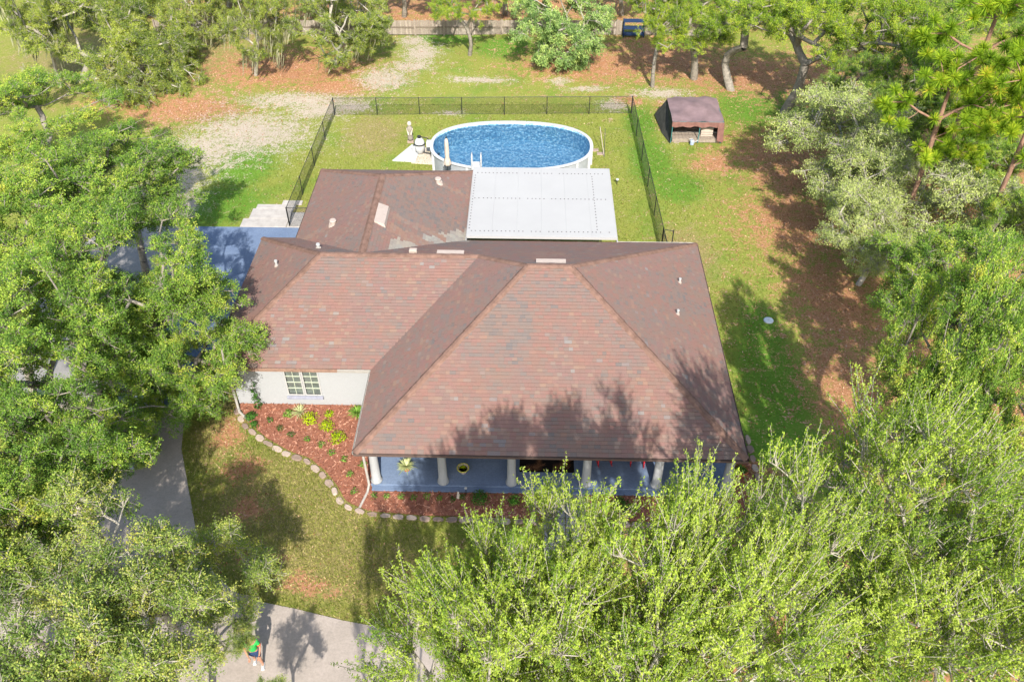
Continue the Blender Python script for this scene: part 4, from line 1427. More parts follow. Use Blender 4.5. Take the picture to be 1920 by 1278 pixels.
cab = [(-1.05, 1.0, .84, -.35, 1.45, .66), (1.95, 1.0, .84, 1.5, 1.47, .68)]
xb, xt = .83, .66
y0, y1, y2, y3 = -1.05, -.35, 1.5, 2.0
g = MB()
zb_, zt_ = 1.003, 1.44
g.add([(-xb, y0, zb_), (xb, y0, zb_), (xt, y1, zt_), (-xt, y1, zt_), (-xb, y3, zb_), (xb, y3, zb_), (xt, y2, zt_), (-xt, y2, zt_)], [(0, 1, 2, 3), (5, 4, 7, 6), (1, 5, 6, 2), (4, 0, 3, 7)])
g.build('window_glass', M['glass'], car)
MB().box(-xt - .03, xt + .03, y1 - .03, y2 + .03, zt_ + .002, zt_ + .05, bev=.02).build('roof_panel', M['car'], car)
for sx in (-1, 1):
    for ya, yb in ((y0, y1), (y3, y2)):
        MB().tube((sx * xb, ya, zb_), (sx * xt, yb, zt_), .03, .03, 6).build('pillar', M['car'], car)
    MB().tube((sx * (xb + .01), .5, zb_), (sx * (xt + .01), .5, zt_), .03, .03, 6).build('pillar', M['car'], car)
    MB().box(sx * .55 - .2, sx * .55 + .2, -2.28, -2.2, .55, .70, bev=.02).build('headlight', M['plastic'], car)
    MB().box(sx * 1.0 - .08, sx * 1.0 + .08, -.85, -.7, .95, 1.08, bev=.02).build('mirror', M['car'], car)
    for y in (-1.4, 1.4):
        w_ = MB().tube((sx * .72, y, .32), (sx * .92, y, .32), .32, .32, 20).build('wheel', M['rubber'], car)
        MB().tube((sx * .90, y, .32), (sx * .93, y, .32), .20, .19, 14).build('rim', M['plastic'], w_)


# ================================================================ PERSON on the drive
def skin_mesh(name, verts, edges, radii, mat, parent, sub=2):
    me = bpy.data.meshes.new(name)
    me.from_pydata(verts, edges, [])
    o = bpy.data.objects.new(name + '_tmp', me)
    col.objects.link(o)
    o.modifiers.new('skin', 'SKIN')
    sv = me.skin_vertices[0].data
    for i, r in enumerate(radii):
        sv[i].radius = (r, r) if not isinstance(r, tuple) else r
    sv[0].use_root = True
    s_ = o.modifiers.new('sub', 'SUBSURF')
    s_.levels = sub
    s_.render_levels = sub
    dg = bpy.context.evaluated_depsgraph_get()
    dg.update()
    ev = bpy.data.meshes.new_from_object(o.evaluated_get(dg))
    bpy.data.objects.remove(o)
    ev.name = name
    ev.materials.clear()
    ev.materials.append(mat)
    ev.polygons.foreach_set('use_smooth', [True] * len(ev.polygons))
    return link(name, ev, parent)


ps = thing('person', 'person in a green shirt with orange sleeve, navy shorts and white shoes on the drive', 'person', (-8.82, 14.18, .036), math.radians(12))
V = [(0, 0, .93), (0, .01, 1.12), (0, .0, 1.32), (0, -.01, 1.44), (0, -.03, 1.52), (0, -.05, 1.62), (0, -.05, 1.72),
     (.10, 0, .88), (.12, -.10, .50), (.14, -.05, .09), (.14, -.17, .04),
     (-.10, 0, .88), (-.12, .08, .50), (-.13, .17, .10), (-.13, .07, .04),
     (.18, 0, 1.40), (.25, -.04, 1.13), (.22, -.24, 1.02), (.20, -.31, 1.00),
     (-.18, 0, 1.40), (-.25, -.04, 1.13), (-.16, -.25, 1.04), (-.12, -.31, 1.03)]
E_ = [(0, 1), (1, 2), (2, 3), (3, 4), (4, 5), (5, 6), (0, 7), (7, 8), (8, 9), (9, 10), (0, 11), (11, 12), (12, 13), (13, 14), (3, 15), (15, 16), (16, 17), (17, 18), (3, 19), (19, 20), (20, 21), (21, 22)]
R_ = [.13, .12, .14, .10, .055, .095, .085, .095, .065, .042, .04, .095, .065, .042, .04, .06, .043, .032, .03, .06, .043, .032, .03]
bod = skin_mesh('body', V, E_, R_, M['skin'], ps)
skin_mesh('shirt', [(0, .005, .92), (0, .01, 1.12), (0, 0, 1.32), (0, -.01, 1.42), (.17, 0, 1.395), (.225, -.025, 1.22), (-.17, 0, 1.395), (-.225, -.025, 1.22)],
          [(0, 1), (1, 2), (2, 3), (3, 4), (4, 5), (3, 6), (6, 7)], [.165, .155, .175, .11, .085, .07, .085, .07], M['green_cloth'], ps)
for s in (1, -1):
    skin_mesh('sleeve', [(s * .21, -.02, 1.27), (s * .24, -.035, 1.17)], [(0, 1)], [.078, .075], M['orange_cloth'], ps)
    skin_mesh('hand', [(s * (.20 if s > 0 else .12), -.31, 1.005 + (0 if s > 0 else .03)), (s * (.18 if s > 0 else .10), -.36, 1.00), (s * (.16 if s > 0 else .09), -.41, .99)], [(0, 1), (1, 2)], [.032, .036, .022], M['skin'], ps, 1)
    for k in range(4):
        x = s * (.18 if s > 0 else .10) + (k - 1.5) * .018
        MB().path([(x, -.385, 1.0), (x, -.43, .99 - .004 * k), (x, -.455, .965)], .009, 6).build('finger', M['skin'], ps)
    MB().path([(s * (.18 if s > 0 else .10) - s * .035, -.35, 1.01), (s * (.18 if s > 0 else .10) - s * .05, -.40, 1.02)], .010, 6).build('thumb', M['skin'], ps)
skin_mesh('shorts', [(0, 0, .95), (.10, -.005, .86), (.115, -.08, .58), (-.10, .005, .86), (-.115, .065, .58)], [(0, 1), (1, 2), (0, 3), (3, 4)], [.155, .115, .095, .115, .095], M['navy'], ps)
MB().lathe((0, -.04, 1.60), [(.10, 0), (.118, .06), (.112, .13), (.08, .185), (.02, .205)], 16).build('hair', M['hair'], ps, smooth=True)
for s in (-1, 1):
    MB().lathe((s * .04, -.138, 1.645), [(.004, 0), (.013, .008), (.004, .018)], 8).build('eye', M['plastic'], ps)
MB().tube((0, -.14, 1.635), (0, -.172, 1.61), .010, .018, 6).build('nose', M['skin'], ps)
MB().box(-.03, .03, -.150, -.140, 1.575, 1.585).build('mouth', M['fabric_red'], ps)
for s in (-1, 1):
    MB().box(s * .112 - .012, s * .112 + .012, -.07, -.03, 1.60, 1.67, bev=.005).build('ear', M['skin'], ps)
for (x, y) in ((.14, -.12), (-.13, .12)):
    MB().box(x - .055, x + .055, y - .15, y + .13, -.0, .085, bev=.03).build('shoe', M['plastic'], ps)

# ================================================================ TREES
def skeleton(rg, trunk_pts, targets, step=0.55, sag=0.08):
    """grow branches from the trunk to every target by joining the nearest node nearer the root"""
    nodes = [np.array(p, float) for p in trunk_pts]
    parent = [-1] + list(range(len(trunk_pts) - 1))
    depth = [0.0]
    for i in range(1, len(nodes)):
        depth.append(depth[-1] + np.linalg.norm(nodes[i] - nodes[i - 1]))
    root = nodes[len(trunk_pts) // 2]
    order = np.argsort([np.linalg.norm(t - nodes[-1]) for t in targets])
    tips = []
    start_ok = max(1, int(len(trunk_pts) * .45))
    for oi in order:
        t = targets[oi]
        A = np.array(nodes[start_ok:])
        D = np.array(depth[start_ok:])
        d = np.linalg.norm(A - t, axis=1)
        below = np.clip(A[:, 2] - t[2], 0, None)
        j = int(np.argmin(d + 0.28 * D + below * 0.8)) + start_ok
        a = nodes[j]
        L = np.linalg.norm(t - a)
        n_ = max(1, int(L / step))
        bend = rg.normal(0, .10 * L, 3)
        bend[2] = abs(bend[2]) * .6 + sag * L
        prev = j
        for k in range(1, n_ + 1):
            f = k / n_
            p = a + (t - a) * f + bend * (f * (1 - f) * 1.6) + (rg.normal(0, .05, 3) if k < n_ else 0)
            nodes.append(p)
            parent.append(prev)
            depth.append(depth[prev] + np.linalg.norm(p - nodes[prev]))
            prev = len(nodes) - 1
        tips.append((prev, oi))
    n_ = len(nodes)
    cnt = np.zeros(n_)
    for i, _ in tips:
        cnt[i] += 1
    for i in range(n_ - 1, 0, -1):
        cnt[parent[i]] += cnt[i]
    return np.array(nodes), np.array(parent), cnt, tips


def tubes_np(P0, P1, R0, R1, n=5):
    d = P1 - P0
    L = np.linalg.norm(d, axis=1, keepdims=True) + 1e-9
    d = d / L
    ref = np.where(np.abs(d[:, 2:3]) < .9, np.array([[0, 0, 1.]]), np.array([[1., 0, 0]]))
    u = np.cross(d, ref)
    u /= np.linalg.norm(u, axis=1, keepdims=True) + 1e-9
    w = np.cross(d, u)
    N = len(P0)
    th = 2 * np.pi * np.arange(n) / n
    ring = np.cos(th)[None, :, None] * u[:, None, :] + np.sin(th)[None, :, None] * w[:, None, :]
    A = P0[:, None, :] + ring * R0[:, None, None]
    B = P1[:, None, :] + ring * R1[:, None, None]
    V = np.concatenate([A, B], 1).reshape(-1, 3)
    base = (np.arange(N) * 2 * n)[:, None]
    k = np.arange(n)[None, :]
    k2 = (k + 1) % n
    Q = np.stack([base + k, base + k2, base + n + k2, base + n + k], -1).reshape(-1, 4)
    return V, Q


def leaves_np(rg, P, size, asp, upbias, tone, droop=None):
    N = len(P)
    a = rg.normal(size=(N, 3))
    if droop is not None:
        a = a * .55 + droop
    a /= np.linalg.norm(a, axis=1, keepdims=True)
    nn = rg.normal(size=(N, 3)) * .85 + np.array([.05, -.42, 1.0]) * upbias
    b = np.cross(nn, a)
    b /= np.linalg.norm(b, axis=1, keepdims=True) + 1e-9
    s = (size * rg.uniform(.6, 1.25, N))[:, None]
    V = np.stack([P - a * s * .5, P + b * s * .5 * asp, P + a * s * .5, P - b * s * .5 * asp], 1).reshape(-1, 3)
    Q = np.arange(4 * N).reshape(N, 4)
    return V, Q, tone


def join(parts):
    vs, qs, ts, o = [], [], [], 0
    for V, Q, T in parts:
        vs.append(V)
        qs.append(Q + o)
        ts.append(np.broadcast_to(np.asarray(T, float), (len(Q),)))
        o += len(V)
    return np.concatenate(vs), np.concatenate(qs), np.concatenate(ts)


def trunk_path(rg, h, lean=.25, n=6, curve=.2):
    pts = []
    lx, ly = rg.normal(0, lean, 2)
    cx, cy = rg.normal(0, curve, 2)
    for i in range(n):
        f = i / (n - 1)
        pts.append((lx * f + cx * math.sin(f * 3.1), ly * f + cy * math.sin(f * 3.1), h * f - (.15 if i == 0 else 0)))
    return pts


def crown_targets(rg, n, R, zc, rz, shell=.55, lobes=9, low=-.55):
    L = rg.normal(size=(lobes, 3))
    L /= np.linalg.norm(L, axis=1, keepdims=True)
    amp = rg.uniform(-.28, .30, lobes)
    # puffs: foliage gathers in clumps on the crown's shell, with gaps between them
    npf = max(10, int(n / 7.5))
    pf = []
    while len(pf) < npf:
        d = rg.normal(size=3)
        d /= np.linalg.norm(d)
        if d[2] < low or (pf and min(np.linalg.norm(d - q) for q, _ in pf) < 0.9 / math.sqrt(npf) * 2.0 * rg.uniform(.5, 1)):
            if rg.uniform() > .03:
                continue
        k = 1 + float((amp * np.exp(-(1 - L @ d) * 5)).sum())
        pf.append((d, (shell + (1 - shell) * rg.uniform() ** .6) * k))
    out = []
    sg = .62 / math.sqrt(npf)
    for i in range(n):
        d, r = pf[i % npf]
        p = d * r + rg.normal(0, sg, 3) * np.array((1, 1, .7))
        out.append(np.array((p[0] * R, p[1] * R, zc + p[2] * rz)))
    # thin out targets that crowd each other
    return out


def make_oak(seed, curve=.2, R=2.8, zc=6.5, rz=2.1, ncl=210, leaves=400, leaf=.069, bark='bark_grey', lm='leaf_oak', spread=.42, twig=10, yellow=.015, trunk_h=.55, low=-.5, r0=.15, moss=0, droopy=False, asp=.55, shell=.5, tw_r=.012):
    rg = np.random.default_rng(seed)
    tg = crown_targets(rg, ncl, R, zc, rz, shell, low=low)
    tp = trunk_path(rg, zc * trunk_h, curve=curve)
    nd, pa, cnt, tips = skeleton(rg, tp, tg, sag=.08 if curve < .3 else -.05)
    rad = np.clip(r0 * (cnt / cnt[0]) ** .42, .012, None)
    rad[:2] *= 1.15
    idx = np.arange(1, len(nd))
    P0, P1 = nd[pa[idx]], nd[idx]
    R0 = np.minimum(rad[pa[idx]], rad[idx] * 1.45)
    V, Q = tubes_np(P0, P1, R0, rad[idx], 6)
    bparts = [(V, Q, .5)]
    lparts = []
    tpos, mossp = [], []
    for ti, oi in tips:
        c = tg[oi]
        out = c - np.array((0, 0, zc - rz * .6))
        out /= np.linalg.norm(out)
        ct = float(np.clip(.42 + rg.normal(0, .16), .02, .85))
        if rg.uniform() < yellow:
            ct = rg.uniform(.75, .95)
        k = twig
        dirs = rg.normal(size=(k, 3)) * .75 + out * .75 + np.array((0, 0, .25))
        if droopy:
            dirs = rg.normal(size=(k, 3)) * .6 + out * .6 + np.array((0, 0, -.45))
        dirs /= np.linalg.norm(dirs, axis=1, keepdims=True)
        ln = spread * rg.uniform(.55, 1.35, k)
        ends = nd[ti] + dirs * ln[:, None]
        mid = nd[ti] + dirs * ln[:, None] * .5 + rg.normal(0, .05, (k, 3))
        tpos.append((np.repeat(nd[ti][None], k, 0), mid, ends))
        per = leaves // k
        f = .22 + .92 * rg.uniform(0, 1, (k, per, 1)) ** .55
        P = nd[ti] + (ends - nd[ti])[:, None, :] * f + rg.normal(0, spread * .155, (k, per, 3)) * np.array((1, 1, .75))
        P = P.reshape(-1, 3)
        tone = np.clip(ct + rg.normal(0, .14, len(P)) + .14 * np.repeat(rg.normal(0, 1, k), per), 0, 1)
        lparts.append(leaves_np(rg, P, leaf, asp, .9, tone, np.array((0, 0, -.6)) if droopy else None))
        if moss and c[2] < zc + rz * .25 and rg.uniform() < moss:
            mossp.append(nd[ti])
    A = np.concatenate([t[0] for t in tpos])
    B = np.concatenate([t[1] for t in tpos])
    C = np.concatenate([t[2] for t in tpos])
    r_ = np.full(len(A), tw_r)
    for (x, y, a, b) in ((A, B, 1.3, 1.0), (B, C, 1.0, .45)):
        V, Q = tubes_np(x, y, r_ * a, r_ * b, 3)
        bparts.append((V, Q, .5))
    V, Q, T = join(bparts)
    trunk = np_mesh('trunk', V, Q, T, M[bark])
    V, Q, T = join(lparts)
    crown = np_mesh('crown', V, Q, T, M[lm])
    res = {'trunk': trunk, 'crown': crown, 'R': R, 'zc': zc}
    if mossp:
        mp = []
        for p in mossp:
            for s in range(7):
                q = p + rg.normal(0, .22, 3)
                L = rg.uniform(.5, 1.7)
                a = rg.uniform(0, 3.14)
                w = np.array((math.cos(a), math.sin(a), 0)) * rg.uniform(.03, .07)
                pts = [q + np.array((rg.normal(0, .03), rg.normal(0, .03), -L * k / 4)) for k in range(5)]
                ws = [1, 1.1, .8, .5, .08]
                vv = []
                for p_, w_ in zip(pts, ws):
                    vv += [p_ - w * w_, p_ + w * w_]
                mp.append((np.array(vv), np.array([(2 * k, 2 * k + 1, 2 * k + 3, 2 * k + 2) for k in range(4)]), .5))
        V, Q, T = join(mp)
        res['spanish_moss'] = np_mesh('spanish_moss', V, Q, T, M['moss'])
    return res


def make_shoot(seed, lm='leaf_shoot', R=1.7, zc=8.6, rz=2.6, ncl=95, shoots=8, per=48, leaf=.064):
    """grove tree: limbs fan upward and end in leafy upright shoots"""
    rg = np.random.default_rng(seed)
    tg = crown_targets(rg, ncl, R, zc - .3, rz, .45, low=-.45)
    tp = trunk_path(rg, zc * .5)
    nd, pa, cnt, tips = skeleton(rg, tp, tg, sag=-.03)
    rad = np.clip(.12 * (cnt / cnt[0]) ** .5, .011, None)
    idx = np.arange(1, len(nd))
    V, Q = tubes_np(nd[pa[idx]], nd[idx], np.minimum(rad[pa[idx]], rad[idx] * 1.4), rad[idx], 6)
    bparts, lparts = [(V, Q, .5)], []
    for ti, oi in tips:
        c = nd[ti]
        o2 = np.array((c[0], c[1], 0)) / R
        ct = float(np.clip(.50 + rg.normal(0, .14) + .08 * (c[2] - zc) / rz, .1, .95))
        k = shoots
        dirs = rg.normal(size=(k, 3)) * np.array((.38, .38, .15)) + o2 * .45 + np.array((0, 0, 1.0))
        dirs /= np.linalg.norm(dirs, axis=1, keepdims=True)
        ln = rg.uniform(.45, 1.15, k)
        st = c + rg.normal(0, .10, (k, 3))
        en = st + dirs * ln[:, None]
        V, Q = tubes_np(np.repeat(c[None], k, 0), st + dirs * .15, np.full(k, .016), np.full(k, .012), 3)
        bparts.append((V, Q, .5))
        V, Q = tubes_np(st + dirs * .15, en, np.full(k, .012), np.full(k, .005), 3)
        bparts.append((V, Q, .5))
        f = rg.uniform(.22, 1.05, (k, per, 1)) ** .8
        wdt = (.068 * (1.15 - .75 * f))
        P = st[:, None, :] + (en - st)[:, None, :] * f + rg.normal(size=(k, per, 3)) * wdt
        P = P.reshape(-1, 3)
        tone = np.clip(ct + rg.normal(0, .16, len(P)) + .12 * np.repeat(rg.normal(0, 1, k), per) + .12 * (f.reshape(-1) - .6), 0, 1)  # leaves darker low on each shoot: the crown's inner shade put into the tone
        lparts.append(leaves_np(rg, P, leaf, .5, .5, tone, np.array((0, 0, .35))))
    V, Q, T = join(bparts)
    trunk = np_mesh('trunk', V, Q, T, M['bark_pale'])
    V, Q, T = join(lparts)
    return {'trunk': trunk, 'crown': np_mesh('crown', V, Q, T, M[lm]), 'R': R, 'zc': zc}


def make_pine(seed, R=2.2, zc=9.0, rz=2.4, ncl=85, need=150, L=.36):
    rg = np.random.default_rng(seed)
    tg = crown_targets(rg, ncl, R * 1.1, zc, rz, .45, low=-.6)
    tp = [(0, 0, -.15), (.02, .05, zc * .3), (.0, .1, zc * .6), (-.05, .1, zc), (0, .05, zc + rz * .8)]
    pts = []
    for a, b in zip(tp[:-1], tp[1:]):
        for k in range(4):
            pts.append(tuple(np.array(a) + (np.array(b) - np.array(a)) * k / 4))
    nd, pa, cnt, tips = skeleton(rg, pts, tg, sag=.02)
    rad = np.clip(.12 * (cnt / cnt[0]) ** .5, .018, None)
    idx = np.arange(1, len(nd))
    V, Q = tubes_np(nd[pa[idx]], nd[idx], np.minimum(rad[pa[idx]], rad[idx] * 1.4), rad[idx], 7)
    trunk = np_mesh('trunk', V, Q, .5, M['bark_pine'])
    vs, ts = [], []
    for ti, oi in tips:
        c = nd[ti]
        ct = np.clip(.55 + rg.normal(0, .15), .1, .85)
        d = rg.normal(size=(need, 3)) + np.array((0, 0, .55))
        d /= np.linalg.norm(d, axis=1, keepdims=True)
        w = np.cross(d, rg.normal(size=(need, 3)))
        w /= np.linalg.norm(w, axis=1, keepdims=True)
        l_ = L * rg.uniform(.75, 1.15, (need, 1))
        s = c + d * .02
        wd = .014
        m_ = s + d * l_ * .55
        e = s + d * l_ + np.array((0, 0, -.05))
        vs.append(np.stack([s - w * wd, s + w * wd, e + w * wd * .5, e - w * wd * .5], 1).reshape(-1, 3))
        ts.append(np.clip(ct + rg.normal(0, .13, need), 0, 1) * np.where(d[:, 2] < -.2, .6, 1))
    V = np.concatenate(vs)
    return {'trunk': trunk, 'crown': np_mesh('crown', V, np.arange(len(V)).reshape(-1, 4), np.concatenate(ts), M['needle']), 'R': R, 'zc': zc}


PROTO = {
    'oak': [make_oak(1), make_oak(2, R=2.7, rz=1.9), make_oak(3, R=2.9, rz=2.3, yellow=.03)],
    'twiggy': [make_oak(21, R=1.9, zc=6.2, rz=1.7, ncl=120, leaves=270, leaf=.072, bark='bark_pale', lm='leaf_twiggy', spread=.46, twig=11, yellow=.07, shell=.4, tw_r=.011),
               make_oak(22, R=1.9, zc=6.2, rz=1.6, ncl=120, leaves=260, leaf=.072, bark='bark_pale', lm='leaf_twiggy', spread=.48, twig=11, yellow=.09, shell=.4, tw_r=.011)],
    'shoot': [make_shoot(31), make_shoot(32), make_shoot(33, rz=2.9)],
    'shootdark': [make_shoot(34, lm='leaf_shootdark', ncl=75)],
    'sand': [make_oak(41, R=2.5, zc=5.0, rz=2.2, ncl=200, leaves=250, leaf=.095, bark='bark_pale', lm='leaf_sand', spread=.5, twig=11, yellow=0, low=-.7, tw_r=.012, asp=.4, droopy=True),
             make_oak(42, R=2.5, zc=5.0, rz=1.9, ncl=200, leaves=250, leaf=.095, bark='bark_pale', lm='leaf_sand', spread=.5, twig=12, yellow=0, low=-.7, tw_r=.013, asp=.4, droopy=True)],
    'oakyel': [make_oak(51, R=3.1, zc=5.5, rz=1.8, ncl=190, lm='leaf_yel', bark='bark_grey', r0=.19, low=-.45, trunk_h=.55, shell=.5),
               make_oak(52, R=3.0, zc=5.5, rz=1.9, ncl=190, lm='leaf_yel', bark='bark_grey', r0=.19, low=-.45, trunk_h=.5, shell=.5)],
    'sinuous': [make_oak(55 + k, curve=.75, R=3.1, zc=5.4, rz=1.5, ncl=150, lm='leaf_yel', bark='bark_grey', r0=.25, low=-.1, trunk_h=.62, shell=.55) for k in range(3)],
    'moss': [make_oak(61, R=3.4, zc=4.6, rz=2.6, ncl=260, lm='leaf_moss', bark='bark_pale', r0=.20, low=-.75, trunk_h=.6, moss=.3),
             make_oak(62, R=3.2, zc=4.6, rz=2.5, ncl=240, lm='leaf_moss', bark='bark_pale', r0=.20, low=-.75, trunk_h=.6, moss=.25)],
    'blue': [make_oak(71, R=3.2, zc=3.7, rz=2.7, ncl=230, leaves=280, leaf=.15, lm='leaf_blue', bark='bark_pale', r0=.13, low=-.8, droopy=True, spread=.62, twig=6, asp=.4, trunk_h=.7)],
    'pine': [make_pine(81), make_pine(82, rz=3.0)],
}
PROTO['sandlow'] = PROTO['sand']
KIND = {'sinuous': 'oak_tree', 'oak': 'oak_tree', 'twiggy': 'oak_tree', 'shoot': 'grove_tree', 'shootdark': 'grove_tree', 'sand': 'sand_oak', 'sandlow': 'sand_oak', 'oakyel': 'oak_tree', 'moss': 'mossy_oak', 'blue': 'yard_tree', 'pine': 'pine_tree'}
GRP = {'sinuous': 'yellow-green oaks at the back', 'oak': 'green oaks round the yard', 'twiggy': 'pale twiggy oaks at the lower left', 'shoot': 'upright trees of the front grove', 'shootdark': 'upright trees of the front grove', 'sand': 'pale olive oaks at the right', 'sandlow': 'pale olive oaks at the right',
       'oakyel': 'yellow-green oaks at the back', 'moss': 'mossy oaks at the upper left', 'pine': 'pines at the upper right'}
